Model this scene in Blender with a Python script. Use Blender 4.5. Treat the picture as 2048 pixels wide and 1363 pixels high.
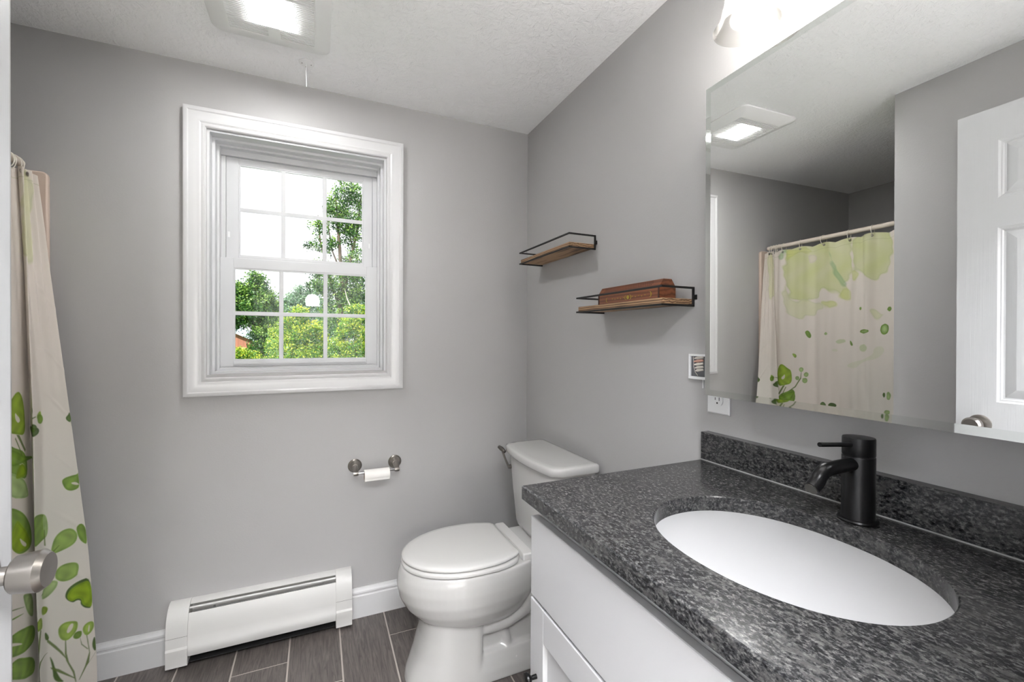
import bpy, bmesh, math, random
import numpy as np
from mathutils import Vector, Matrix
random.seed(7)
rng = np.random.default_rng(11)
PI = math.pi
for o in list(bpy.data.objects): bpy.data.objects.remove(o)
S = bpy.context.scene
COL = S.collection

# ---------------------------------------------------------------- camera
CAM = (-0.9929, -2.0383, 1.2374)
yaw, pitch, roll = map(math.radians, (24.0326, -0.391, 0.2667))
F = Vector((math.sin(yaw)*math.cos(pitch), math.cos(yaw)*math.cos(pitch), math.sin(pitch)))
R = Vector((math.cos(yaw), -math.sin(yaw), 0)); U = R.cross(F)
R2 = math.cos(roll)*R + math.sin(roll)*U; U2 = -math.sin(roll)*R + math.cos(roll)*U
cd = bpy.data.cameras.new('camera'); cam = bpy.data.objects.new('camera', cd); COL.objects.link(cam)
M4 = Matrix((R2, U2, -F)).transposed().to_4x4(); M4.translation = CAM
cam.matrix_world = M4
cd.sensor_fit = 'HORIZONTAL'; cd.sensor_width = 36; cd.lens = 873.3055/2048*36
cd.clip_start = 0.01; cd.clip_end = 300
S.camera = cam
# ---------------------------------------------------------------- world, sun, exposure
w = bpy.data.worlds.new('sky'); S.world = w; w.use_nodes = True
bg = w.node_tree.nodes['Background']; bg.inputs[0].default_value = (0.93, 0.97, 1.0, 1); bg.inputs[1].default_value = 0.72
sd = bpy.data.lights.new('sun', 'SUN'); sd.energy = 5.0; sd.angle = math.radians(0.6); sd.color = (1, 0.95, 0.84)
so = bpy.data.objects.new('sun', sd); COL.objects.link(so)
so.rotation_euler = Vector((-0.55, -0.62, 0.75)).to_track_quat('Z', 'Y').to_euler()
S.view_settings.view_transform = 'Standard'; S.view_settings.look = 'None'
S.view_settings.exposure = 1.22; S.view_settings.gamma = 1.0; S.view_settings.use_curve_mapping = False
LENS_E, BULB_E, HALL_FILL_E, PEND_E = 60.0, 38.0, 11.4, 80.0

# ---------------------------------------------------------------- materials
def lin(c):
    c = c/255.0
    return c/12.92 if c <= 0.04045 else ((c+0.055)/1.055)**2.4
def rgb(r, g, b): return (lin(r), lin(g), lin(b), 1)
MATS = {}
def mat(name, col, rough=0.5, metal=0.0, spec=0.5, bump=None, coat=0.0, emit=None, noise=None):
    """bump=(scale, strength, detail); noise=(scale, amount) varies the base colour a little."""
    m = bpy.data.materials.new(name); m.use_nodes = True; nt = m.node_tree; N = nt.nodes; L = nt.links
    b = N['Principled BSDF']
    b.inputs['Base Color'].default_value = col; b.inputs['Roughness'].default_value = rough
    b.inputs['Metallic'].default_value = metal; b.inputs['Specular IOR Level'].default_value = spec
    b.inputs['Coat Weight'].default_value = coat; b.inputs['Coat Roughness'].default_value = 0.05
    tc = N.new('ShaderNodeTexCoord')
    if bump:
        t = N.new('ShaderNodeTexNoise'); t.inputs['Scale'].default_value = bump[0]; t.inputs['Detail'].default_value = bump[2]
        L.new(tc.outputs['Object'], t.inputs['Vector'])
        bp = N.new('ShaderNodeBump'); bp.inputs['Strength'].default_value = bump[1]; bp.inputs['Distance'].default_value = 0.002
        L.new(t.outputs['Fac'], bp.inputs['Height']); L.new(bp.outputs['Normal'], b.inputs['Normal'])
    if noise:
        t = N.new('ShaderNodeTexNoise'); t.inputs['Scale'].default_value = noise[0]; t.inputs['Detail'].default_value = 3
        L.new(tc.outputs['Object'], t.inputs['Vector'])
        mx = N.new('ShaderNodeMix'); mx.data_type = 'RGBA'
        k = noise[1]
        mx.inputs[6].default_value = tuple(c*(1-k) for c in col[:3])+(1,)
        mx.inputs[7].default_value = tuple(min(1, c*(1+k)) for c in col[:3])+(1,)
        L.new(t.outputs['Fac'], mx.inputs[0]); L.new(mx.outputs[2], b.inputs['Base Color'])
    if emit:
        b.inputs['Emission Color'].default_value = emit[0]; b.inputs['Emission Strength'].default_value = emit[1]
    MATS[name] = m
    return m
def nodes(m): return m.node_tree.nodes, m.node_tree.links, m.node_tree.nodes['Principled BSDF']
def mk(N, typ, **kw):
    n = N.new(typ)
    for k, v in kw.items():
        if k in n.inputs: n.inputs[k].default_value = v
        else: setattr(n, k, v)
    return n
def ramp(N, stops):
    r = N.new('ShaderNodeValToRGB'); e = r.color_ramp.elements
    while len(e) < len(stops): e.new(0.5)
    for i, (p, c) in enumerate(stops):
        e[i].position = p; e[i].color = c if len(c) == 4 else (*c, 1)
    return r

m_wall = mat('wall_paint', rgb(174, 173, 173), 0.42, bump=(160, 0.16, 3), spec=0.35)
m_ceil = mat('ceiling_paint', rgb(250, 250, 251), 0.7, spec=0.3)
N, L, B = nodes(m_ceil)
tc = N.new('ShaderNodeTexCoord')
n1 = mk(N, 'ShaderNodeTexNoise', Scale=26.0, Detail=5.0, Distortion=1.6); v1 = mk(N, 'ShaderNodeTexVoronoi', Scale=55.0, feature='DISTANCE_TO_EDGE')
L.new(tc.outputs['Object'], n1.inputs['Vector'])
mv = N.new('ShaderNodeMix'); mv.data_type = 'VECTOR'; mv.inputs[0].default_value = 0.06
L.new(tc.outputs['Object'], mv.inputs[4]); L.new(n1.outputs['Color'], mv.inputs[5]); L.new(mv.outputs[1], v1.inputs['Vector'])
ma = N.new('ShaderNodeMath'); ma.operation = 'MULTIPLY'; L.new(n1.outputs['Fac'], ma.inputs[0]); L.new(v1.outputs['Distance'], ma.inputs[1])
ad = N.new('ShaderNodeMath'); ad.operation = 'ADD'; L.new(ma.outputs[0], ad.inputs[0]); L.new(n1.outputs['Fac'], ad.inputs[1])
bp = mk(N, 'ShaderNodeBump', Strength=0.9, Distance=0.005); L.new(ad.outputs[0], bp.inputs['Height']); L.new(bp.outputs['Normal'], B.inputs['Normal'])
m_trim = mat('trim_paint', rgb(206, 206, 207), 0.28, spec=0.5)
m_vinyl = mat('window_vinyl', rgb(202, 203, 205), 0.35)
m_door = mat('door_paint', rgb(200, 201, 203), 0.35)
N, L, B = nodes(m_door)
tc = N.new('ShaderNodeTexCoord'); mp = N.new('ShaderNodeMapping'); mp.inputs['Scale'].default_value = (260, 260, 5)
nn = mk(N, 'ShaderNodeTexNoise', Scale=1.0, Detail=2.0); L.new(tc.outputs['Object'], mp.inputs['Vector']); L.new(mp.outputs['Vector'], nn.inputs['Vector'])
bp = mk(N, 'ShaderNodeBump', Strength=0.35, Distance=0.0012); L.new(nn.outputs['Fac'], bp.inputs['Height']); L.new(bp.outputs['Normal'], B.inputs['Normal'])
m_cab = mat('cabinet_lacquer', rgb(172, 172, 173), 0.25)
m_porc = mat('porcelain', rgb(188, 187, 185), 0.12, coat=0.6, spec=0.5)
m_seat = mat('seat_plastic', rgb(196, 195, 193), 0.22, spec=0.5)
m_sink = mat('sink_porcelain', rgb(180, 180, 181), 0.12, coat=0.5)
m_black = mat('matte_black_metal', rgb(22, 22, 23), 0.32, metal=0.6)
m_iron = mat('black_wire', rgb(30, 30, 30), 0.5, metal=0.3)
m_nickel = mat('brushed_nickel', rgb(152, 147, 142), 0.28, metal=1.0)
N, L, B = nodes(m_nickel); B.inputs['Anisotropic'].default_value = 0.5
m_chrome = mat('chrome', rgb(205, 205, 205), 0.1, metal=1.0)
m_heat = mat('heater_enamel', rgb(206, 205, 203), 0.38)
m_dark = mat('dark_slot', rgb(16, 16, 17), 0.8)
m_fin = mat('heater_fin', rgb(90, 92, 95), 0.5, metal=0.6)
m_white = mat('white_plastic', rgb(226, 227, 228), 0.35)
m_fan = mat('fan_plastic', rgb(240, 240, 240), 0.5)
m_paper = mat('tissue_paper', rgb(236, 234, 230), 0.9, bump=(400, 0.3, 2))
m_card = mat('cardboard', rgb(120, 100, 80), 0.9)
m_hole = mat('socket_hole', rgb(25, 25, 25), 0.8)
m_rod = mat('cream_rod', rgb(214, 203, 190), 0.35)
m_ring = mat('white_ring', rgb(232, 226, 214), 0.35)
m_liner = mat('beige_fiberglass', rgb(205, 186, 172), 0.35)
m_picture = mat('dark_photo_print', rgb(86, 88, 92), 0.4)
m_photo_a = mat('pale_cloth_print', rgb(206, 200, 192), 0.5)
m_photo_b = mat('pink_cloth_print', rgb(196, 150, 134), 0.5)
m_grout = mat('grout', rgb(176, 168, 160), 0.9)
m_gold = mat('brass_inlay', rgb(168, 150, 60), 0.35, metal=0.6)
m_mirror = mat('mirror_silver', (0.93, 0.94, 0.935, 1), 0.0, metal=1.0)
m_mirror_bevel = mat('mirror_bevel', (0.82, 0.85, 0.83, 1), 0.02, metal=1.0)
m_mirror_edge = mat('mirror_edge', rgb(60, 66, 64), 0.3)
m_cabinet_body = mat('cabinet_body', rgb(215, 215, 213), 0.4)
m_lens = mat('lit_lens', (1, 1, 1, 1), 0.5, emit=((1, 0.99, 0.98, 1), LENS_E))
m_bulb = mat('lit_bulb', (1, 1, 1, 1), 0.5, emit=((1, 0.98, 0.96, 1), BULB_E))
m_pend = mat('lit_pendant_glass', (1, 1, 1, 1), 0.5, emit=((1, 0.96, 0.9, 1), PEND_E))
m_hall_fill = mat('hall_fill_glow', (1, 1, 1, 1), 0.5, emit=((0.96, 0.97, 1.0, 1), HALL_FILL_E*4))  # glow of the unseen hall panel added as fill light
m_hwall = mat('hall_paint', rgb(228, 228, 228), 0.6)
m_hfloor = mat('hall_floor', rgb(236, 234, 230), 0.6)  # unseen floor, made near-white to bounce fill light up to the bathroom ceiling

def thin_glass(name, gloss, tint=(1, 1, 1, 1), rough=0.0):
    m = bpy.data.materials.new(name); m.use_nodes = True; N = m.node_tree.nodes; L = m.node_tree.links
    N.remove(N['Principled BSDF']); out = N['Material Output']
    t = N.new('ShaderNodeBsdfTransparent'); t.inputs[0].default_value = tint
    g = N.new('ShaderNodeBsdfGlossy'); g.inputs['Roughness'].default_value = rough
    lw = N.new('ShaderNodeLayerWeight'); lw.inputs['Blend'].default_value = gloss
    mx = N.new('ShaderNodeMixShader'); L.new(lw.outputs['Fresnel'], mx.inputs[0]); L.new(t.outputs[0], mx.inputs[1]); L.new(g.outputs[0], mx.inputs[2])
    L.new(mx.outputs[0], out.inputs[0]); return m
m_pane = thin_glass('window_glass', 0.25)
m_shade = thin_glass('clear_shade_glass', 0.12, (0.99, 0.985, 0.97, 1), 0.03)
N = m_shade.node_tree.nodes; L = m_shade.node_tree.links
tl_ = N.new('ShaderNodeBsdfTranslucent'); tl_.inputs[0].default_value = (1, 0.98, 0.95, 1); m2 = N.new('ShaderNodeMixShader'); m2.inputs[0].default_value = 0.10
tb = [n_ for n_ in N if n_.type == 'BSDF_TRANSPARENT'][0]; lw2 = N.new('ShaderNodeLayerWeight'); lw2.inputs['Blend'].default_value = 0.35
rp2 = N.new('ShaderNodeValToRGB'); rp2.color_ramp.elements[0].color = (0.97, 0.965, 0.955, 1); rp2.color_ramp.elements[1].color = (0.30, 0.28, 0.26, 1); L.new(lw2.outputs['Facing'], rp2.inputs[0]); L.new(rp2.outputs[0], tb.inputs[0])
src = N['Material Output'].inputs[0].links[0].from_socket; L.new(src, m2.inputs[1]); L.new(tl_.outputs[0], m2.inputs[2]); L.new(m2.outputs[0], N['Material Output'].inputs[0])

# granite
def granite(name):
    m = mat(name, (0.05, 0.05, 0.05, 1), 0.17, spec=0.36); N, L, B = nodes(m)
    tc = N.new('ShaderNodeTexCoord')
    mp = N.new('ShaderNodeMapping'); mp.inputs['Rotation'].default_value = (0.3, 0.2, 0.35); mp.inputs['Scale'].default_value = (1.0, 0.62, 1.0)
    L.new(tc.outputs['Object'], mp.inputs['Vector'])
    a = mk(N, 'ShaderNodeTexNoise', Scale=210.0, Detail=5.0, Roughness=0.75, Distortion=0.25); L.new(mp.outputs[0], a.inputs['Vector'])
    ra = ramp(N, [(0.38, (0.005, 0.005, 0.006)), (0.48, (0.022, 0.022, 0.024)), (0.55, (0.055, 0.055, 0.055)), (0.67, (0.15, 0.147, 0.143))]); L.new(a.outputs['Fac'], ra.inputs[0])
    b = mk(N, 'ShaderNodeTexNoise', Scale=46.0, Detail=6.0, Roughness=0.72, Distortion=0.4); L.new(mp.outputs[0], b.inputs['Vector'])
    rb = ramp(N, [(0.50, (0, 0, 0)), (0.62, (1, 1, 1))]); L.new(b.outputs['Fac'], rb.inputs[0])
    mx = N.new('ShaderNodeMix'); mx.data_type = 'RGBA'; mx.inputs[7].default_value = (0.075, 0.074, 0.072, 1)
    mu = N.new('ShaderNodeMath'); mu.operation = 'MULTIPLY'; mu.inputs[1].default_value = 0.62; L.new(rb.outputs[0], mu.inputs[0])
    L.new(mu.outputs[0], mx.inputs[0]); L.new(ra.outputs[0], mx.inputs[6]); L.new(mx.outputs[2], B.inputs['Base Color'])
    return m
m_granite = granite('dark_granite')
# wood-look tile
m_tile = mat('wood_look_tile', (0.1, 0.09, 0.08, 1), 0.42); N, L, B = nodes(m_tile)
at = N.new('ShaderNodeAttribute'); at.attribute_name = 'tile'
tc = N.new('ShaderNodeTexCoord'); mp = N.new('ShaderNodeMapping'); mp.inputs['Scale'].default_value = (55, 4.5, 1)
ad = N.new('ShaderNodeVectorMath'); ad.operation = 'ADD'; sc = N.new('ShaderNodeVectorMath'); sc.operation = 'SCALE'; sc.inputs[3].default_value = 7.0
L.new(at.outputs['Color'], sc.inputs[0]); L.new(tc.outputs['Object'], ad.inputs[0]); L.new(sc.outputs[0], ad.inputs[1]); L.new(ad.outputs[0], mp.inputs['Vector'])
nz = mk(N, 'ShaderNodeTexNoise', Scale=1.3, Detail=6.0, Roughness=0.65, Distortion=1.8); L.new(mp.outputs[0], nz.inputs['Vector'])
rp = ramp(N, [(0.30, rgb(62, 57, 55)), (0.5, rgb(90, 84, 81)), (0.72, rgb(112, 104, 100))]); L.new(nz.outputs['Fac'], rp.inputs[0])
hs = N.new('ShaderNodeHueSaturation'); mr = N.new('ShaderNodeMapRange'); mr.inputs[3].default_value = 0.82; mr.inputs[4].default_value = 1.12
L.new(at.outputs['Fac'], mr.inputs[0]); L.new(mr.outputs[0], hs.inputs['Value']); L.new(rp.outputs[0], hs.inputs['Color']); L.new(hs.outputs[0], B.inputs['Base Color'])
bp = mk(N, 'ShaderNodeBump', Strength=0.3, Distance=0.001); L.new(nz.outputs['Fac'], bp.inputs['Height']); L.new(bp.outputs['Normal'], B.inputs['Normal'])
# burnt wood
def wood(name, c1, c2, c3, scale=(3, 9, 60), rings=16.0, rough=0.55):
    m = mat(name, c2, rough); N, L, B = nodes(m)
    tc = N.new('ShaderNodeTexCoord'); mp = N.new('ShaderNodeMapping'); mp.inputs['Scale'].default_value = scale; mp.inputs['Rotation'].default_value = (0.08, 0.05, 0.1)
    L.new(tc.outputs['Object'], mp.inputs['Vector'])
    wv = mk(N, 'ShaderNodeTexWave', Scale=rings/16, Distortion=6.0, Detail=3.0); wv.inputs['Detail Scale'].default_value = 1.4
    wv.bands_direction = 'Z'; L.new(mp.outputs[0], wv.inputs['Vector'])
    r = ramp(N, [(0.0, c1), (0.35, c2), (1.0, c3)]); L.new(wv.outputs['Fac'], r.inputs[0]); L.new(r.outputs[0], B.inputs['Base Color'])
    return m
m_shelf = wood('burnt_pine', rgb(72, 48, 32), rgb(132, 100, 70), rgb(168, 136, 102), (30, 3.0, 42))
m_box = wood('carved_rosewood', rgb(92, 50, 30), rgb(116, 66, 40), rgb(128, 76, 48), (22, 2.0, 22), rough=0.4)
m_boxdark = mat('carved_groove', rgb(58, 26, 18), 0.6)
# outdoors
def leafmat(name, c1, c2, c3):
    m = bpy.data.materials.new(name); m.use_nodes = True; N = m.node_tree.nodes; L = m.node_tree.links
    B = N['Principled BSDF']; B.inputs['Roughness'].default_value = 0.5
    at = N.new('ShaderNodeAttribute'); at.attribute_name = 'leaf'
    r = ramp(N, [(0.0, c1), (0.5, c2), (1.0, c3)]); L.new(at.outputs['Fac'], r.inputs[0]); L.new(r.outputs[0], B.inputs['Base Color'])  # dark stop paints shade between leaves, light stop paints sunlit tips
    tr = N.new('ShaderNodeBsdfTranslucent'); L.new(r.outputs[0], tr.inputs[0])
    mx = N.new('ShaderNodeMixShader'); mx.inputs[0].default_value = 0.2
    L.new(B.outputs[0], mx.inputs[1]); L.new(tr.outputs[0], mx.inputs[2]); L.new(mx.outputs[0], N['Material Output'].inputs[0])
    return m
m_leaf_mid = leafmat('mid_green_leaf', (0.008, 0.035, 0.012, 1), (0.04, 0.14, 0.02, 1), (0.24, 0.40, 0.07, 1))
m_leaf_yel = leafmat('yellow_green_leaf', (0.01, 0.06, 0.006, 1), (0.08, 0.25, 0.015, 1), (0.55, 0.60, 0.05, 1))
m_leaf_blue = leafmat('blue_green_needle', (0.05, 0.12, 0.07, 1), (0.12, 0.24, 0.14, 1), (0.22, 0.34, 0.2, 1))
m_bark = mat('bark', (0.10, 0.075, 0.055, 1), 0.9, bump=(30, 0.6, 4))
m_twig = mat('pale_bare_twig', (0.5, 0.44, 0.33, 1), 0.9)
m_lawn = mat('lawn_grass', (0.08, 0.19, 0.03, 1), 0.95, noise=(3, 0.4))
m_brick = mat('red_brick', (0.30, 0.12, 0.085, 1), 0.9); N, L, B = nodes(m_brick)
bt = mk(N, 'ShaderNodeTexBrick', Scale=6.0); bt.inputs['Color1'].default_value = (0.33, 0.12, 0.08, 1); bt.inputs['Color2'].default_value = (0.24, 0.09, 0.06, 1); bt.inputs['Mortar'].default_value = (0.4, 0.35, 0.32, 1)
tc = N.new('ShaderNodeTexCoord'); L.new(tc.outputs['Object'], bt.inputs['Vector']); L.new(bt.outputs['Color'], B.inputs['Base Color'])
m_roof = mat('pale_roof', (0.42, 0.52, 0.6, 1), 0.6, noise=(8, 0.2))
m_siding = mat('exterior_siding', rgb(200, 198, 190), 0.8)

# ---------------------------------------------------------------- mesh helpers
class MB:
    def __init__(s): s.v = []; s.f = []; s.m = []
    def add(s, vs, fs, mi=0):
        k = len(s.v); s.v += [tuple(map(float, v)) for v in vs]; s.f += [tuple(i+k for i in f) for f in fs]; s.m += [mi]*len(fs); return s
    def box(s, x0, x1, y0, y1, z0, z1, mi=0):
        if x0 > x1: x0, x1 = x1, x0
        if y0 > y1: y0, y1 = y1, y0
        if z0 > z1: z0, z1 = z1, z0
        v = [(x, y, z) for z in (z0, z1) for y in (y0, y1) for x in (x0, x1)]
        return s.add(v, [(0, 2, 3, 1), (4, 5, 7, 6), (0, 1, 5, 4), (2, 6, 7, 3), (0, 4, 6, 2), (1, 3, 7, 5)], mi)
    def loft(s, rings, closed=True, cap=(True, True), mi=0):
        """rings: list of lists of points, same length."""
        n = len(rings[0]); k = len(s.v)
        for r in rings: s.v += [tuple(map(float, p)) for p in r]
        for i in range(len(rings)-1):
            for j in range(n if closed else n-1):
                a = k+i*n+j; b = k+i*n+(j+1) % n
                s.f.append((a, b, b+n, a+n)); s.m.append(mi)
        if cap[0]: s.f.append(tuple(k+j for j in range(n))[::-1]); s.m.append(mi)
        if cap[1]: s.f.append(tuple(k+(len(rings)-1)*n+j for j in range(n))); s.m.append(mi)
        return s
    def lathe(s, prof, o=(0, 0, 0), axis='z', n=40, mi=0, cap=(True, True), sx=1.0, sy=1.0):
        """prof: (radius, height) pairs along the axis."""
        rings = []
        for r, h in prof:
            ring = []
            for j in range(n):
                a = 2*PI*j/n; c, d = r*math.cos(a)*sx, r*math.sin(a)*sy
                if axis == 'z': p = (c, d, h)
                elif axis == 'x': p = (h, c, d)
                elif axis == '-x': p = (-h, -c, d)
                elif axis == '-y': p = (c, -h, d)
                else: p = (-c, h, d)
                ring.append((p[0]+o[0], p[1]+o[1], p[2]+o[2]))
            rings.append(ring)
        return s.loft(rings, True, cap, mi)
    def tube(s, pts, r, n=12, mi=0, caps=True):
        pts = [Vector(p) for p in pts]; rs = r if isinstance(r, (list, tuple)) else [r]*len(pts)
        rings = []; up = None
        for i, p in enumerate(pts):
            t = (pts[min(i+1, len(pts)-1)]-pts[max(i-1, 0)]).normalized()
            if up is None: up = Vector((0, 0, 1)) if abs(t.z) < 0.9 else Vector((1, 0, 0))
            a = t.cross(up).normalized(); b = a.cross(t).normalized(); up = b
            rings.append([p+a*rs[i]*math.cos(2*PI*j/n)+b*rs[i]*math.sin(2*PI*j/n) for j in range(n)])
        return s.loft(rings, True, (caps, caps), mi)
    def bar(s, p, q, w, h, mi=0):
        """square bar from p to q."""
        p = Vector(p); q = Vector(q); t = (q-p).normalized(); up = Vector((0, 0, 1)) if abs(t.z) < 0.9 else Vector((1, 0, 0))
        a = t.cross(up).normalized()*w/2; b = a.cross(t).normalized()*h/2
        return s.loft([[c+a+b, c-a+b, c-a-b, c+a-b] if False else [c+a+b, c+a-b, c-a-b, c-a+b] for c in (p, q)], True, (True, True), mi)
    def build(s, name, mats, parent=None, smooth=35, bevel=0, seg=2, loc=None):
        me = bpy.data.meshes.new(name); me.from_pydata(s.v, [], s.f)
        if not isinstance(mats, (list, tuple)): mats = [mats]
        for m in mats: me.materials.append(m)
        me.polygons.foreach_set('material_index', s.m); me.validate(); me.update()
        bm = bmesh.new(); bm.from_mesh(me); bmesh.ops.recalc_face_normals(bm, faces=bm.faces); bm.to_mesh(me); bm.free()
        if smooth:
            me.shade_smooth(); me.set_sharp_from_angle(angle=math.radians(smooth))
        o = bpy.data.objects.new(name, me); COL.objects.link(o)
        if loc is not None: o.location = loc
        if parent is not None: o.parent = parent
        if bevel:
            b = o.modifiers.new('bevel', 'BEVEL'); b.width = bevel; b.segments = seg; b.limit_method = 'ANGLE'; b.angle_limit = math.radians(40); b.harden_normals = False
        return o
def tag(o, label=None, cat=None, group=None, kind=None):
    if label: o['label'] = label
    if cat: o['category'] = cat
    if group: o['group'] = group
    if kind: o['kind'] = kind
    return o
def empty(name, loc, label, cat, group=None):
    o = bpy.data.objects.new(name, None); COL.objects.link(o); o.location = loc; o.empty_display_size = 0.05
    return tag(o, label, cat, group)
def put(o, root):
    """parent a mesh built in world coordinates under a root standing at root.location."""
    o.parent = root; o.matrix_parent_inverse = Matrix.Translation(-Vector(root.location)); return o
def struct(mb, name, mats, **kw):
    lab = kw.pop('label', None); o = mb.build(name, mats, **kw); o['kind'] = 'structure'
    if lab: o['label'] = lab
    return o
def box(*a): return MB().box(*a)

H = 2.29
# ================================================================ ROOM SHELL
WX0, WX1, WZ0, WZ1 = -1.386, -0.710, 1.088, 2.043      # window hole in the back wall
b = MB()
b.box(-2.78, WX0, 0, 0.15, 0, H).box(WX1, 0.0, 0, 0.15, 0, H).box(WX0, WX1, 0, 0.15, 0, WZ0).box(WX0, WX1, 0, 0.15, WZ1, H)
struct(b, 'wall_back', m_wall, smooth=0, label='grey painted wall around the window')
struct(box(0, 0.12, -2.12, 0.15, 0, H), 'wall_right', m_wall, smooth=0, label='grey painted wall behind toilet, shelves and mirror')
struct(box(-2.90, -2.78, -0.923, 0.15, 0, H), 'wall_left', m_wall, smooth=0, label='grey wall at the far side of the shower')
struct(box(-2.90, -1.51, -2.12, -0.923, 0, H), 'wall_left_near', m_wall, smooth=0, label='grey wall behind the open door')
b = MB().box(-1.51, -1.40, -2.12, -2.0, 0, H).box(-0.60, 0, -2.12, -2.0, 0, H).box(-1.40, -0.60, -2.12, -2.0, 2.07, H)
struct(b, 'wall_front', m_wall, smooth=0, label='grey wall with the doorway')
struct(box(-2.90, 0.12, -2.12, 0.15, H, H+0.12), 'ceiling', m_ceil, smooth=0, label='white textured ceiling')
# hall behind the doorway (seen only as a reflection in the window pane)
struct(box(-2.6, 0.8, -5.2, -2.12, -0.1, 0), 'floor_hall', m_hfloor, smooth=0)
struct(box(-2.6, 0.8, -5.2, -2.12, H+0.1, H+0.2), 'ceiling_hall', m_ceil, smooth=0)
b = MB().box(-2.7, -2.6, -5.3, -2.12, -0.1, H+0.2).box(0.8, 0.9, -5.3, -2.12, -0.1, H+0.2).box(-2.7, 0.9, -5.3, -5.2, -0.1, H+0.2)
b.box(-2.9, -1.42, -2.2, -2.12, 0, H+0.2).box(-0.58, 0.9, -2.2, -2.12, 0, H+0.2).box(-1.42, -0.58, -2.2, -2.12, 2.09, H+0.2)
struct(b, 'wall_hall', m_hwall, smooth=0)
# floor: plank tiles over grout
b = MB().box(-2.90, 0.12, -2.12, 0.15, -0.10, -0.0015, 1)
XL = [-0.905+0.1875*k for k in range(-11, 6)]
tile_rand = []
GR = 0.0029
for ci in range(len(XL)-1):
    x0, x1 = XL[ci]+GR, XL[ci+1]-GR
    k = ci-9      # column -1.283..-1.096 is k=0
    yb = -0.181-0.176*k
    y = yb
    while y < 0.05: y += 0.528
    while y-0.528 > -2.2:
        ya = y-0.528
        a0, a1, c0, c1 = max(x0, -2.9), min(x1, 0.1), max(ya+GR, -2.12), min(y-GR, 0.15)
        if a1 > a0 and c1 > c0:
            b.box(a0, a1, c0, c1, -0.0014, 0.0, 0); tile_rand.append(random.random())
        y = ya
fo = struct(b, 'floor', [m_tile, m_grout], smooth=0, label='dark wood-look plank tiles with pale grout')
att = fo.data.attributes.new('tile', 'FLOAT_COLOR', 'FACE')
vals = [0.5]*6
for t in tile_rand: vals += [t]*6
att.data.foreach_set('color', np.repeat(np.array(vals, dtype=np.float32), 4))

# baseboards: profile (depth, height)
BP = [(0, 0), (0.014, 0), (0.014, 0.094), (0.0105, 0.098), (0.0105, 0.103), (0.013, 0.107), (0.012, 0.114), (0.007, 0.121), (0.005, 0.129), (0, 0.129)]
def baseboard(name, p, q, n, label):
    """from p to q on the floor, standing out along n."""
    p = Vector((*p, 0)); q = Vector((*q, 0)); n = Vector((*n, 0))
    b = MB().loft([[c+n*d+Vector((0, 0, h)) for d, h in BP] for c in (p, q)])
    return struct(b, name, m_trim, smooth=25, label=label)
baseboard('baseboard_back', (-1.93, 0), (-1.508, 0), (0, -1), 'white baseboard between curtain and heater')
baseboard('baseboard_back_right', (-0.851, 0), (-0.014, 0), (0, -1), 'white baseboard between heater and toilet corner')
baseboard('baseboard_right', (0, -1.150), (0, 0), (-1, 0), 'white baseboard behind the toilet')
baseboard('baseboard_left', (-1.51, -2.0), (-1.51, -0.923), (1, 0), 'white baseboard behind the open door')

# ================================================================ WINDOW
def rect_frame(b, ox0, ox1, oz0, oz1, prof, mi=0, face=-1, y0=0.0):
    """picture-frame moulding: prof = (inset from outer edge, projection) swept round the rectangle."""
    rings = []
    for (sx, sz) in ((0, 0), (1, 0), (1, 1), (0, 1)):
        ring = []
        for ins, pr in prof:
            x = ox0+ins if sx == 0 else ox1-ins; z = oz0+ins if sz == 0 else oz1-ins
            ring.append((x, y0+face*pr, z))
        rings.append(ring)
    n = len(prof); k = len(b.v)
    for r in rings: b.v += r
    for i in range(4):
        for j in range(n):
            a = k+i*n+j; c = k+i*n+(j+1) % n; a2 = k+((i+1) % 4)*n+j; c2 = k+((i+1) % 4)*n+(j+1) % n
            b.f.append((a, c, c2, a2)); b.m.append(mi)
win = empty('window_1', (-1.048, 0.0, 1.0), None, None); win['kind'] = 'structure'; win['label'] = 'white double-hung window with six-over-six panes'
CP = [(0, 0), (0, 0.021), (0.006, 0.0235), (0.013, 0.0235), (0.017, 0.020), (0.030, 0.019), (0.040, 0.015), (0.050, 0.0145), (0.056, 0.011), (0.062, 0.0135), (0.067, 0.0135), (0.0705, 0.010), (0.0705, 0)]
b = MB(); rect_frame(b, -1.458, -0.637, 1.007, 2.116, CP)
put(b.build('window_casing', m_trim, smooth=25), win)
b = MB()   # jamb extension: stepped liner
rect_frame(b, -1.3875, -0.7085, 1.0775, 2.0455, [(0, -0.001), (0.010, -0.001), (0.010, -0.048), (0.020, -0.048), (0.020, -0.085), (0.0285, -0.085), (0.0285, -0.1495), (0, -0.1495)])
put(b.build('window_jamb', m_vinyl, smooth=0, bevel=0.0012), win)
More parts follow.
